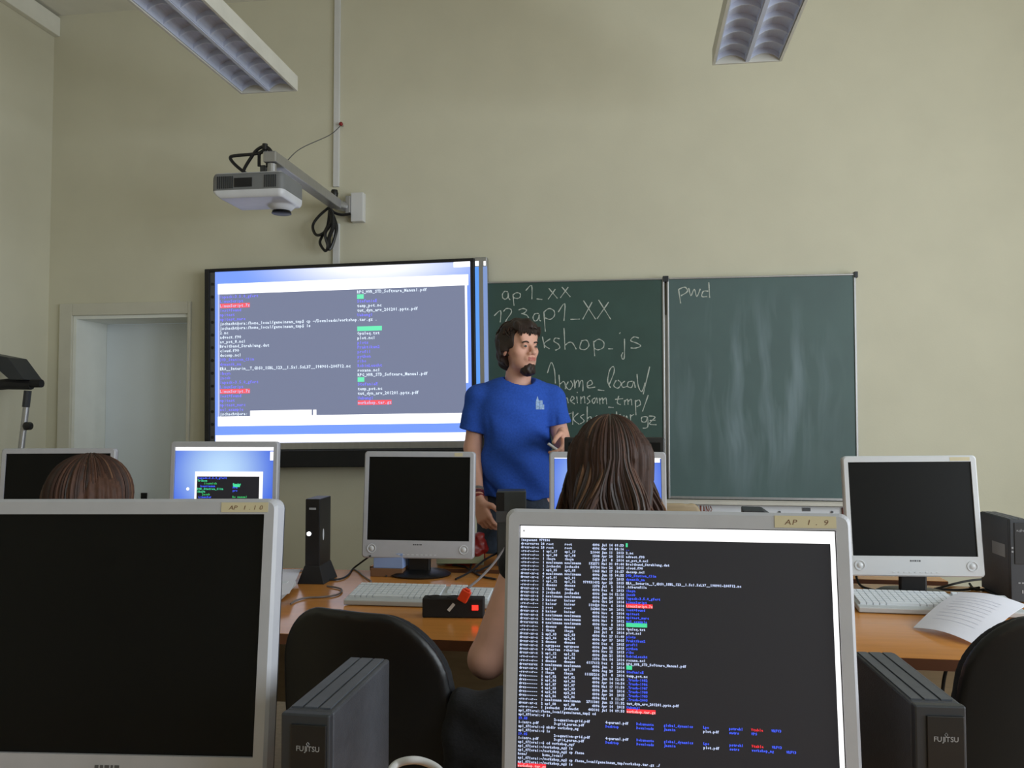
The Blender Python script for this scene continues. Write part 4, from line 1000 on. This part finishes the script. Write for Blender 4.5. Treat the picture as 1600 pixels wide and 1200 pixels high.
# ------------------------------------------------------------ office chairs
def office_chair(loc, rz, label, top=.95, hw=.225, hh=.26, lean=R(8)):
    t = thing('office_chair', label, 'chair', loc, rz, 'black swivel chairs')
    zc = top-hh
    for nm, ty, m_, gr, dy in (('backrest_cushion', .02, 'blackcloth', 0, 0), ('backrest_shell', .012, 'black', .012, -.034)):
        sd = SDF((-hw-.06, -.16, zc-hh-.05), (hw+.06, .2, zc+hh+.05), .006)
        sl_, P = sd._sub(sd.lo, sd.lo+sd.res*(sd.n-1)); x, y, z = P[..., 0], P[..., 1], P[..., 2]
        wq = 1-.16*np.clip((z-zc)/hh, 0, 1)**2-.1*np.clip(-(z-zc)/hh, 0, 1)
        q = np.stack([np.abs(x)/wq-(hw+gr)+.13, np.abs(z-zc)-(hh+gr)+.13], -1)
        f2 = np.linalg.norm(np.maximum(q, 0), axis=-1)+np.minimum(q.max(-1), 0)-.13
        yy = np.abs(y-dy+.9*x**2*-1+math.tan(lean)*(z-zc)-.0)-ty; e = .012
        a = np.maximum(f2+e, 0); b = np.maximum(yy+e, 0)
        sd.d = (np.sqrt(a*a+b*b)-e+np.minimum(np.maximum(f2+e, yy+e), 0)).astype(np.float32)
        sd.mesh(nm, M[m_], t)
    yb = .075
    MB().box(-.03, .03, -.045+yb*0, -.03, .42, zc).box(-.03, .03, -.045, .2, .4, .42).build('back_bracket', M['black'], t, bevel=.004)
    sd = SDF((-.26, -.02, .4), (.26, .52, .53), .01); sl_, P = sd._sub(sd.lo, sd.lo+sd.res*(sd.n-1)); sd.d = rbox(P, (0, .25, .465), (.205, .215, .045), .04).astype(np.float32)
    sd.mesh('seat', M['blackcloth'], t)
    MB().lathe([(.028, .08), (.028, .3), (.02, .3), (.02, .42)], (0, .24, 0), 'z', 16).build('gas_lift', M['alu'], t)
    for k in range(5):
        a = R(72*k+18); c, s = math.cos(a), math.sin(a)
        lg = MB().tube([(0, .24, .1), (.24*c, .24+.24*s, .075)], [.028, .018], 8).build('leg', M['black'], t)
        MB().lathe([(.025, -.022), (.028, -.01), (.028, .01), (.025, .022)], (.24*c, .24+.24*s, .028), 'x', 14).tube([(.24*c, .24+.24*s, .03), (.24*c, .24+.24*s, .08)], .007).build('caster', M['black'], lg)
    return t
p = on(578, 962, .885); office_chair((p.x+.0, p.y, 0), R(-15), 'empty black swivel chair in the middle, behind the left foreground computer', .90, .2, .30)
p = on(1625, 960, .90); office_chair((p.x+.02, p.y, 0), R(8), 'black swivel chair cut off by the right edge of the picture', .905, .2, .3)

# ------------------------------------------------------------ people
def rotz(v, a): c, s = math.cos(a), math.sin(a); return (v[0]*c-v[1]*s, v[0]*s+v[1]*c, v[2])
def hand(sd, wrist, dirv, palmn, side, curl, L=.19, s=1.0, spread=.1, thumb=1):
    """palm and five separate fingers. dirv: wrist->knuckles, palmn: palm normal, side: direction of the thumb"""
    d = Vector(dirv).normalized(); n = Vector(palmn).normalized(); t = Vector(side); t = (t-d*t.dot(d)).normalized(); n = d.cross(t) if d.cross(t).dot(n) > 0 else -d.cross(t)
    w = Vector(wrist); pl = .088*s
    for q in (-1, -.35, .3, 1):
        sd.cone(w+t*q*.016*s, w+d*pl+t*q*.030*s, .0155*s, .0125*s, .012)
    tips = []
    for i, (q, ln) in enumerate(((1, .072), (.36, .08), (-.3, .074), (-.95, .058))):
        b = w+d*pl+t*q*.030*s; a = 0; p = b
        dd = (d+t*q*spread).normalized(); seg = [ln*.46, ln*.3, ln*.24]
        for j in range(3):
            a += curl[i][j] if isinstance(curl[i], (list, tuple)) else curl[i]
            v = dd*math.cos(a)+n*math.sin(a); e = p+v*seg[j]*s
            sd.cone(p, e, (.0094-.0008*j)*s, (.0088-.001*j)*s, .004); p = e
        tips.append(p)
    b = w+d*.025*s+t*.02*s; v1 = (d*.6+t*.8+n*.25*thumb).normalized(); p1 = b+v1*.045*s; v2 = (d*.85+t*.35+n*.55*thumb).normalized(); p2 = p1+v2*.034*s; p3 = p2+(d*.9+n*.5*thumb)*.026*s
    sd.cone(b, p1, .0155*s, .0115*s, .01); sd.cone(p1, p2, .011*s, .010*s, .005); sd.cone(p2, p3, .010*s, .0085*s, .004)
    return p3, tips

def head(sd, O, ay, pitch=0, s=1.0, male=True):
    Rm = Matrix.Rotation(ay, 3, 'Z') @ Matrix.Rotation(pitch, 3, 'X'); O = Vector(O); eu = tuple(Rm.to_euler())
    T = lambda x, y, z: tuple(O+Rm @ (Vector((x, y, z))*s))
    E = lambda c, r, k=.01, op='add': sd.ell(T(*c), tuple(v*s for v in r), k, op, eu)
    C = lambda a, b, ra, rb, k=.006, op='add': sd.cone(T(*a), T(*b), ra*s, rb*s, k, op)
    E((0, .018, .032), (.077, .096, .086), .01); E((0, -.03, -.03), (.063, .06, .078), .03); E((0, -.045, -.075), (.046, .042, .038), .03)
    E((0, -.07, -.098), (.022, .02, .018), .02)
    E((.045, -.055, -.022), (.022, .02, .02), .02); E((-.045, -.055, -.022), (.022, .02, .02), .02)
    E((0, -.078, .045), (.05, .018, .03), .025); E((0, -.086, .017), (.046, .010, .008), .012)
    for q in (-1, 1): E((q*.031, -.100, -.002), (.017, .016, .0115), .008, 'sub')
    for q in (-1, 1):
        E((q*.031, -.080, -.003), (.0145, .0145, .0125), .003)      # closed form of eye lids
    C((0, -.088, .008), (0, -.113, -.030), .0075, .0115, .010); E((0, -.112, -.034), (.012, .012, .010), .006)
    for q in (-1, 1): E((q*.014, -.1, -.037), (.009, .011, .008), .005)
    E((0, -.088, -.060), (.03, .016, .018), .012)
    E((0, -.102, -.0575), (.022, .006, .0042), .004); E((0, -.1, -.0675), (.019, .0065, .005), .004)
    E((0, -.106, -.0625), (.017, .007, .0024), .002, 'sub')
    for q in (-1, 1):
        E((q*.079, .012, -.012), (.010, .019, .031), .006); E((q*.088, .008, -.008), (.006, .010, .018), .005, 'sub')
    return T, eu, E

# ---- the man
MP = wl(800, 640, 3.75); man = thing('person', 'standing man with brown hair and goatee in a blue T-shirt, before the chalkboard', 'person', (MP.x, 3.75, 0), YAW)
TY = R(16); HY = R(36)
def tz(x, y, z): v = rotz((x, y, 0), TY); return (v[0]+.02, v[1], z)
HO = (.032, -.035, 1.618); HS = .95
sd = SDF((-.34, -.48, -.01), (.42, .24, 1.78), .0045)
T, eu, E = head(sd, HO, HY, R(-2), HS)
sd.cone((.02, .02, 1.42), (.037, -.005, 1.56), .062, .056, .03)
sd.ell(tz(0, 0, 1.33), (.15, .09, .12), .04, rot=(0, 0, TY)); sd.ell(tz(0, 0, 1.10), (.13, .09, .2), .05, rot=(0, 0, TY)); sd.ell(tz(0, 0, .93), (.118, .08, .1), .04, rot=(0, 0, TY))
SL = (-.150, .0, 1.385); SR = (.180, .03, 1.385)
ELl = (-.178, .0, 1.165); WRl = (-.150, -.14, .955)
ELr = (.232, -.02, 1.17); WRr = (.215, -.235, 1.235)
sd.cone(tz(-.05, 0, 1.40), SL, .045, .04, .02); sd.cone(tz(.05, 0, 1.40), SR, .045, .04, .02)
sd.cone(SL, ELl, .042, .040, .015); sd.cone(ELl, WRl, .040, .026, .015)
sd.cone(SR, ELr, .042, .040, .015); sd.cone(ELr, WRr, .040, .026, .015)
hand(sd, (-.148, -.15, .945), (.32, -.28, -.85), (.7, .4, 0), (.65, -.5, .3), [[.25, .5, .4], [.35, .5, .4], [.5, .6, .4], [.6, .6, .5]], thumb=.7)
th, tips = hand(sd, (.213, -.245, 1.237), (.05, -.55, -.6), (-.6, .3, -.5), (-.1, -.8, .6), [[.5, .6, .5], [.7, .8, .6], [.9, .9, .6], [1.0, .9, .6]], thumb=1.0, s=.98)
for q, lx in ((-1, -.09), (1, .12)):
    sd.cone((lx, .0, .9), (lx*.8+q*.01, -.01, .5), .07, .05, .03); sd.cone((lx+q*.01, -.01, .5), (lx+q*.01, .02, .1), .055, .038, .02); sd.cone((lx+q*.01, .02, .07), (lx+q*.02, -.13, .045), .04, .03, .02)
IT = (Matrix.Rotation(HY, 3, 'Z') @ Matrix.Rotation(R(-2), 3, 'X')).inverted()
def lipmat(c):
    L = (c-np.array(HO))@np.array(IT).T/HS
    return ((np.abs(L[:, 0]) < .021) & (L[:, 1] < -.093) & (L[:, 2] < -.0545+.0) & (L[:, 2] > -.0715)).astype(int)
body = sd.mesh('body', [M['skin'], M['lip']], man, matfn=lipmat)
# eyes
Rh = Matrix.Rotation(HY, 3, 'Z') @ Matrix.Rotation(R(-2), 3, 'X')
for q in (-1, 1):
    c = Vector(T(q*.031, -.0845, -.003)); g = MB().lathe([(.0005, -.0118), (.005, -.0108), (.009, -.0075), (.0115, 0), (.009, .0075), (.0005, .0118)], (0, 0, 0), 'y', 16)
    g.v = [c+Rh @ Vector((v.x, v.y, v.z*.42)) for v in g.v]; eo = g.build('eye', M['eye'], man, smooth=True)
    g = MB().lathe([(.0055, -.0125), (.0055, -.0105)], (0, 0, 0), 'y', 14); g.v = [c+Rh @ Vector((v.x-.001, v.y, v.z)) for v in g.v]; g.build('iris', M['iris'], eo)
    g = MB().tube(spl([(q*.014, -.0965, .014), (q*.03, -.0985, .0185), (q*.048, -.086, .014)]), [.002]+[.0034]*10+[.002]*2, 6); g.v = [Vector(HO)+Rh @ (v*HS) for v in g.v]
    g.build('eyebrow', M['hairdark'], man, smooth=True)
# hair
rg = np.random.RandomState(3)
sd = SDF((-.12, -.18, 1.45), (.2, .14, 1.79), .0045)
Eh = lambda c, r, k=.01, op='add': sd.ell(T(*c), tuple(v*HS for v in r), k, op, eu)
Eh((0, .022, .042), (.088, .104, .090), .01); Eh((0, .06, -.03), (.076, .062, .085), .03); Eh((0, -.03, .085), (.07, .07, .045), .03)
for q in (-1, 1): Eh((q*.07, .03, -.02), (.022, .045, .055), .02)
sl_, P = sd._sub(sd.lo, sd.lo+sd.res*(sd.n-1)); L = (P-np.array(HO))@np.array(IT).T/HS; lx, ly, lz = L[..., 0], L[..., 1], L[..., 2]
rz_ = rng = np.arctan2(lx, -ly)
nb = .006*np.sin(lx*75+lz*40)*np.sin(ly*60+1)+.004*np.sin(lx*160-lz*50+ly*90)
sd.d = sd.d+nb.astype(np.float32)
face = rbox(np.stack([lx, ly, lz], -1), (0, -.12, -.035), (.064, .088, .115), .03)  # face window
face += .004*np.sin(lx*220)
face2 = rbox(np.stack([lx, ly, lz], -1), (0, -.06, -.14), (.1, .09, .1), .02)
sd.d = np.maximum(np.maximum(sd.d, -face), -face2).astype(np.float32)
ear = [rbox(np.stack([lx, ly, lz], -1), (q*.09, -.004, -.034), (.03, .014, .012), .01) for q in (-1, 1)]
sd.d = np.maximum(sd.d, -np.minimum(*ear)).astype(np.float32)
hr = sd.mesh('hair', M['hairdark'], man)
g = MB()
for k in range(150):     # loose locks over the cap
    az = rg.uniform(-math.pi, math.pi); el = rg.uniform(.15, 1.35) if abs(az) < 2.2 else rg.uniform(.3, 1.5)
    pts = []
    for j in range(5):
        e2 = el+j*.12*rg.uniform(.6, 1.2); a2 = az+.10*j*math.sin(k)
        if abs(a2) < .85 and e2 > 1.0: break
        rr_ = 1.0+.02*math.sin(j*1.3+k)+.02*(j == 4)
        pts.append(Vector(T(.090*rr_*math.sin(e2)*math.sin(a2), .022-.106*rr_*math.sin(e2)*math.cos(a2), .042+.093*rr_*math.cos(e2))))
    if len(pts) > 2: g.cur = 1 if rg.rand() < .3 else 0; g.tube(spl(pts, 3), [.003+.003*math.sin(math.pi*i/((len(pts)-1)*3)) for i in range((len(pts)-1)*3+1)], 5)
for x in np.linspace(-.06, .06, 16):   # fringe
    g.cur = 0; g.tube(spl([T(x, -.082, .092), T(x*1.02, -.1+abs(x)*.25, .07), T(x*1.05+.003*math.sin(x*300), -.101+abs(x)*.4, .05+.006*math.sin(x*170))], 3), [.006, .006, .0055, .005, .004, .003, .0015], 5)
g.build('hair_locks', [M['hairdark'], M['hair1']], hr, smooth=True)
# goatee and moustache
sd = SDF((-.1, -.2, 1.43), (.2, .1, 1.62), .004)
sd.ell(T(0, -.079, -.105), (.028, .022, .028), .015, rot=eu); sd.ell(T(0, -.06, -.118), (.034, .03, .022), .02, rot=eu)
sd.warp(lambda P: .0025*np.sin(P[..., 0]*260)*np.sin(P[..., 2]*150))
sd.mesh('beard', M['hairdark'], man)
# T-shirt
sd = SDF((-.34, -.24, .84), (.38, .24, 1.52), .0055)
for c, r in (((0, 0, 1.33), (.178, .112, .145)), ((0, 0, 1.13), (.160, .122, .26)), ((0, 0, .97), (.163, .12, .2)), ((0, .0, 1.42), (.12, .085, .06))): sd.ell(tz(*c), r, .05, rot=(0, 0, TY))
sd.cone(tz(-.02, .0, 1.43), (-.142, .0, 1.392), .062, .062, .03); sd.cone(tz(.02, 0, 1.43), (.172, .03, 1.392), .062, .062, .03)
sd.cone((-.150, .0, 1.385), (-.180, -.005, 1.23), .062, .066, .03); sd.cone((.185, .028, 1.385), (.215, -.01, 1.25), .058, .060, .03)
def folds(P):
    x, y, z = P[..., 0], P[..., 1], P[..., 2]
    f = .010*np.sin(x*30+np.sin(z*11)*2.4+z*9)*np.clip((1.34-z)*4, 0, 1)+.0055*np.sin(z*52+x*30+y*20)*np.clip((1.15-z)*4, .25, 1)
    f += .018*np.exp(-((z-(1.04-1.0*(x+.13)-.8*(x+.13)**2))/.012)**2)*np.clip((x+.15)*12, 0, 1)*np.clip((.03-x)*14, 0, 1)*(y < 0)
    f += .018*np.exp(-((z-(1.20-.5*(x-.13)))/.022)**2)*np.exp(-((x-.15)/.04)**2)*(y < 0)
    f += .010*np.exp(-((x+.128+.03*np.sin(z*9))/.012)**2)*np.clip((1.34-z)*6, 0, 1)*np.clip((z-1.12)*6, 0, 1)*(y < .05)
    f += .012*np.exp(-((x-.196+.0*(z))/.010)**2)*np.clip((1.36-z)*6, 0, 1)*np.clip((z-1.16)*9, 0, 1)*(y < .05)
    return f
sd.warp(folds)
def shirtcut(P):
    x, y, z = P[..., 0], P[..., 1], P[..., 2]
    hem = np.where((x > -.125) & (x < .17), .925-.12*np.clip(x, -.1, .15)*1.0-z, -1)
    slv = np.maximum(np.where(x < -.125, (1.228+(x+.2)*.12)-z, -1), np.where(x > .17, 1.235+(x-.2)*-.0-z, -1))
    body_below = np.where((np.abs(x-.02) >= .145) & (z < 1.2), -1, -1)
    neck = .075-np.sqrt((x-.03)**2+(y+.02)**2+((z-1.500)*1.0)**2)
    return np.maximum(np.maximum(hem, slv), neck)
# sleeves are cut in their own half so the torso keeps its full length
sdt = SDF((-.34, -.24, .84), (.38, .24, 1.52), .0055)
for c, r in (((0, 0, 1.33), (.178, .112, .145)), ((0, 0, 1.13), (.160, .122, .26)), ((0, 0, .97), (.163, .12, .2)), ((0, .0, 1.42), (.12, .085, .06))): sdt.ell(tz(*c), r, .05, rot=(0, 0, TY))
sdt.warp(folds)
sl_, P = sd._sub(sd.lo, sd.lo+sd.res*(sd.n-1)); x, y, z = P[..., 0], P[..., 1], P[..., 2]
armcut = np.where(x < 0, 1.245-(x+.2)*.25-z, 1.268+(x-.2)*.2-z)
sd.d = np.minimum(np.maximum(sd.d, armcut), sdt.d)
hem = .945-.05*(x-.0)+.006*np.sin(x*50)-z
neck = .078-np.sqrt((x-.034)**2+(y+.028)**2+(z-1.505)**2)
sd.d = np.maximum(np.maximum(sd.d, hem), neck).astype(np.float32)
shirt = sd.mesh('t_shirt', M['shirt'], man)
# printed motif: small pale block with pointed tower
def chest(px, py):   # photo zoom -> shirt local
    P3 = wl(680+px/3.077, 460+py/3.077, 3.62)-Vector((MP.x, 3.75, 0)); v = rotz(P3, -YAW); return (v[0], v[2])
import mathutils.bvhtree as bv
dg = None
tree = bv.BVHTree.FromPolygons([v.co for v in shirt.data.vertices], [tuple(p.vertices) for p in shirt.data.polygons])
g = MB()
def patch(poly):
    xs = [p[0] for p in poly]; zs = [p[1] for p in poly]
    n = 6; V = []
    for i in range(n+1):
        for j in range(n+1):
            x = min(xs)+(max(xs)-min(xs))*i/n; z = min(zs)+(max(zs)-min(zs))*j/n
            if len(poly) == 3:   # taper to a point
                cx = poly[2][0]; x = cx+(x-cx)*(1-j/n)
            h = tree.ray_cast(Vector((x, -.5, z)), Vector((0, 1, 0)))
            V.append((x, (h[0].y if h[0] else -.12)-.0015, z))
    g.add(V, [(i*(n+1)+j, (i+1)*(n+1)+j, (i+1)*(n+1)+j+1, i*(n+1)+j+1) for i in range(n) for j in range(n)])
patch([chest(486, 552), chest(502, 515)]); patch([chest(486, 515), chest(504, 515), chest(494, 486)]); patch([chest(504, 552), chest(528, 528)]); patch([chest(504, 527), chest(520, 508)])
g.build('printed_motif', mat('pale shirt print', (150, 178, 216), .8, var=.25, scale=120), shirt)
# jeans, shoes
sd = SDF((-.25, -.22, .03), (.3, .2, 1.0), .008)
sd.ell((.02, 0, .93), (.142, .105, .1), .04)
for q, lx in ((-1, -.09), (1, .12)): sd.cone((lx*.8+.01, 0, .86), (lx+q*.01, -.01, .5), .098, .07, .04); sd.cone((lx+q*.01, -.01, .5), (lx+q*.01, .02, .08), .07, .06, .02)
sd.warp(lambda P: .003*np.sin(P[..., 2]*45+P[..., 0]*20)); sd.cut(lambda P: .055-P[..., 2])
sd.mesh('jeans', M['jeans'], man)
for q, lx in ((-1, -.09), (1, .12)):
    sd = SDF((lx-.1, -.24, -.01), (lx+.12, .12, .14), .007); sd.cone((lx+q*.01, .03, .045), (lx+q*.02, -.14, .04), .048, .04, .02); sd.cut(lambda P: -P[..., 2])
    sd.mesh('shoe', M['blackmat'], man)
# wristband
a = Vector(WRl); dv = (Vector(WRl)-Vector(ELl)).normalized()
for off_, m_, r_ in ((-.02, mat('dark red beads', (96, 24, 44), .5), .031), (.002, M['red'], .031), (-.036, M['greycable'], .031)):
    q = a+dv*off_; MB().tube([q-dv*.006, q+dv*.006], r_, 20).build('bracelet', m_, man, smooth=True)
cpos = (Vector(tips[0])+Vector(th))/2
cl = MB().tube([cpos+Vector((-.02, -.01, .014)), cpos+Vector((.02, .008, -.014))], .006, 10).build('chalk_stick', M['white']); cl.matrix_world = Matrix.Translation(man.location) @ Matrix.Rotation(YAW, 4, 'Z')
tag(cl, 'short white piece of chalk held in the raised hand of the man', 'chalk')

# ---- the two seated women
def strands(T, hmats, n, drop, wav, rx, ry, rz0, cz, seed, weights, face=.9, out=.02, rad=.0042):
    rg = np.random.RandomState(seed); g = MB()
    for k in range(n):
        az = rg.uniform(-math.pi+0, math.pi)
        if abs(az) < face and rg.rand() < .95: continue
        lay = rg.uniform(.97, 1.04); ph = 2.2*math.sin(az*4)+rg.uniform(-.5, .5); am = rg.uniform(.5, 1)*wav; fr = 26+4*math.sin(az*7); L = drop*rg.uniform(.8, 1.05); st = rg.uniform(.03, .5)
        pts = []; na = 9
        for j in range(na):
            th_ = st+(1.57-st)*j/(na-1)
            pts.append((rx*lay*math.sin(th_)*math.sin(az), .018-ry*lay*math.sin(th_)*math.cos(az), cz+rz0*lay*math.cos(th_)))
        nb_ = 12; x0, y0, z0 = pts[-1]
        for j in range(1, nb_+1):
            u = j/nb_; zz = L*u; sp_ = 1+out*u; w1 = am*(.25+u)*math.sin(ph+fr*zz)-am*.25*math.sin(ph); w2 = am*u*math.cos(ph*1.3+fr*zz)
            pts.append((x0*sp_+w1, y0*sp_+(.02*u if y0 < 0 else 0)+w2*.5, z0-zz))
        P = [Vector(T(*p)) for p in pts]; m = len(P); w_ = rg.uniform(.6, 1.3)*rad
        g.cur = int(rg.choice(len(weights), p=weights))
        g.tube(P, [w_*(.5+.5*min(1, i/3))*(1 if i < m-5 else (m-i)/6+.1) for i in range(m)], 5)
    return g
def sitter(px, py, Zc, label, yaw, drop, hmats, weights, seed, sleeves, armL, armR, scale=1.0, tilt=0, wav=.012, n=520, out=.02):
    O = wl(px, py, Zc); root = thing('person', label, 'person', (O.x, Zc, 0), 0)
    zt = O.z; hz = zt-.135*scale        # head centre
    HO2 = (0, 0, hz)
    sd = SDF((-.42, -.75 if 0 else -.32, .0), (.42, .95, zt+.04), .008)
    # local frame faces +Y (towards the board): rotate head by pi
    T, eu, E = head(sd, HO2, math.pi+yaw, tilt, scale)
    sz = hz-.19*scale
    sd.cone((0, -.01, sz+.02), (0, -.01, hz-.06), .058, .052, .03)
    for a, b, r0, r1 in (((-.13, -.0, sz), (.13, 0, sz), .06, .06), ((0, 0, sz-.05), (0, -.01, .62), .13, .13), ((-.05, 0, .56), (.05, 0, .56), .13, .13)): sd.cone(a, b, r0, r1, .05)
    for side, arm in ((-1, armL), (1, armR)):
        S = (side*.18, 0, sz-.01); El, Wr = arm
        sd.cone(S, El, .052, .042, .02); sd.cone(El, Wr, .041, .027, .02)
        hand(sd, Wr, (-side*.15, .95, -.15), (0, 0, -1), (-side, .1, .1), [.25, .25, .28, .3], s=.92)
    for q in (-1, 1): sd.cone((q*.09, 0, .55), (q*.12, .42, .53), .085, .06, .03); sd.cone((q*.12, .42, .53), (q*.12, .42, .12), .06, .042, .02); sd.cone((q*.12, .42, .06), (q*.12, .56, .04), .04, .03, .02)
    body = sd.mesh('body', M['skin'], root)
    # top
    sd = SDF((-.3, -.24, .44), (.3, .25, sz+.11), .008)
    for a, b, r0, r1 in (((-.13, 0, sz), (.13, 0, sz), .071, .071), ((0, 0, sz-.05), (0, -.01, .62), .155, .15), ((-.06, 0, .56), (.06, 0, .56), .15, .15)): sd.cone(a, b, r0, r1, .05)
    for side, arm in ((-1, armL), (1, armR)):
        S = Vector((side*.18, 0, sz-.01)); e = S+(Vector(arm[0])-S)*sleeves; sd.cone(tuple(S), tuple(e), .066, .060, .02)
    sd.warp(lambda P: .004*np.sin(P[..., 2]*60+P[..., 0]*35)+.003*np.sin(P[..., 0]*80+P[..., 1]*50)); sd.cut(lambda P: .47-P[..., 2])
    sd.mesh('top', M['blackcloth'], root)
    sd = SDF((-.25, -.2, .02), (.25, .55, .72), .01)
    sd.ell((0, 0, .56), (.185, .15, .1), .03)
    for q in (-1, 1): sd.cone((q*.09, 0, .55), (q*.12, .42, .53), .1, .075, .03); sd.cone((q*.12, .42, .53), (q*.12, .42, .12), .072, .055, .02)
    sd.cut(lambda P: .07-P[..., 2]); sd.mesh('trousers', M['jeans'], root)
    for q in (-1, 1):
        sd = SDF((q*.12-.08, .34, -.01), (q*.12+.08, .7, .13), .008); sd.cone((q*.12, .42, .045), (q*.12, .58, .04), .046, .038, .02); sd.cut(lambda P: -P[..., 2]); sd.mesh('shoe', M['blackmat'], root)
    # hair: under-mass and strands
    rx, ry, rz0, cz = .083*scale, .112*scale, .098*scale, .037*scale
    sd = SDF((-.2, -.2, hz-.1-drop), (.2, .24, zt+.04), .006)
    E2 = lambda c, r, k=.01, op='add': sd.ell(T(*c), r, k, op, eu)
    E2((0, .02, cz/scale), (rx*.97, ry*.97, rz0*.97), .01)
    for q, s_ in ((0, 1), (-.42, .85), (.42, .85)): sd.cone(T(q*.1, .045, .03), T(q*.12, .055, -.04-drop), .062*s_, .05*s_, .04)
    sl_, P = sd._sub(sd.lo, sd.lo+sd.res*(sd.n-1)); Ti = np.array((Matrix.Rotation(math.pi+yaw, 3, 'Z') @ Matrix.Rotation(tilt, 3, 'X')).inverted())
    L = (P-np.array(HO2))@Ti.T
    fc = rbox(L, (0, -.14, -.09), (.062, .1, .12), .03); sd.d = np.maximum(sd.d+(.004*np.sin(np.arctan2(L[..., 0], L[..., 1])*34)).astype(np.float32), -fc).astype(np.float32)
    hr = sd.mesh('hair', hmats[0], root)
    strands(lambda x, y, z: T(x/scale, y/scale, z/scale), hmats, n, drop, wav, rx, ry, rz0, cz, seed, weights, out=out).build('hair_strands', hmats, hr, smooth=True)
    return root
O = wl(952, 650, 1.93)
sitter(952, 650, 1.93, 'seated woman seen from behind with long wavy brown hair, before the lit blue monitor', R(4), .30, [M['hair1'], M['hair2'], M['hair3'], M['hairdark']], [.5, .16, .05, .29], 5, .12,
       ((-.285, .0, .745), (-.15, .24, .775)), ((.25, .02, .74), (.15, .28, .775)), .93, wav=.036, out=.34)
office_chair((O.x+.08, 1.93-.19, 0), 0, 'black swivel chair under the long haired woman', .80, .2, .2)
O = wl(150, 710, 2.05)
sitter(150, 710, 2.05, 'seated person at the left, only the smooth brown top of the head showing', R(-6), .17, [M['hair2'], M['hair1'], M['hair3'], M['hairdark']], [.4, .4, .06, .14], 9, .9,
       ((-.24, .05, .73), (-.15, .28, .775)), ((.24, .05, .73), (.15, .28, .775)), 1.06, wav=.004)
office_chair((O.x, 2.05-.19, 0), 0, 'black swivel chair under the person at the left', .78, .2, .2)

# dark knitted jacket over the back of the woman's chair
J = wl(905, 1040, 1.70)
sd = SDF((-.36, -.09, .2), (.36, .09, .84), .009)
sl_, P = sd._sub(sd.lo, sd.lo+sd.res*(sd.n-1)); x, y, z = P[..., 0], P[..., 1], P[..., 2]
topz = .775-.5*np.abs(x)**2.2+.006*np.sin(x*70)
d_ = rbox(np.stack([x, y, z-(topz-.25)], -1), (0, 0, 0), (.27+0*x, .035, .25) if False else (.27, .035, .25), .03)
sd.d = (d_+.008*np.sin(x*45+1.2*np.sin(z*18))*np.clip((.78-z)*4, 0, 1)+.004*np.sin(z*60+x*40)).astype(np.float32)
o = sd.mesh('knitted_jacket', M['blackcloth']); o.location = (J.x, 1.665, 0); tag(o, 'black knitted jacket hanging over the chair back of the long haired woman', 'jacket')
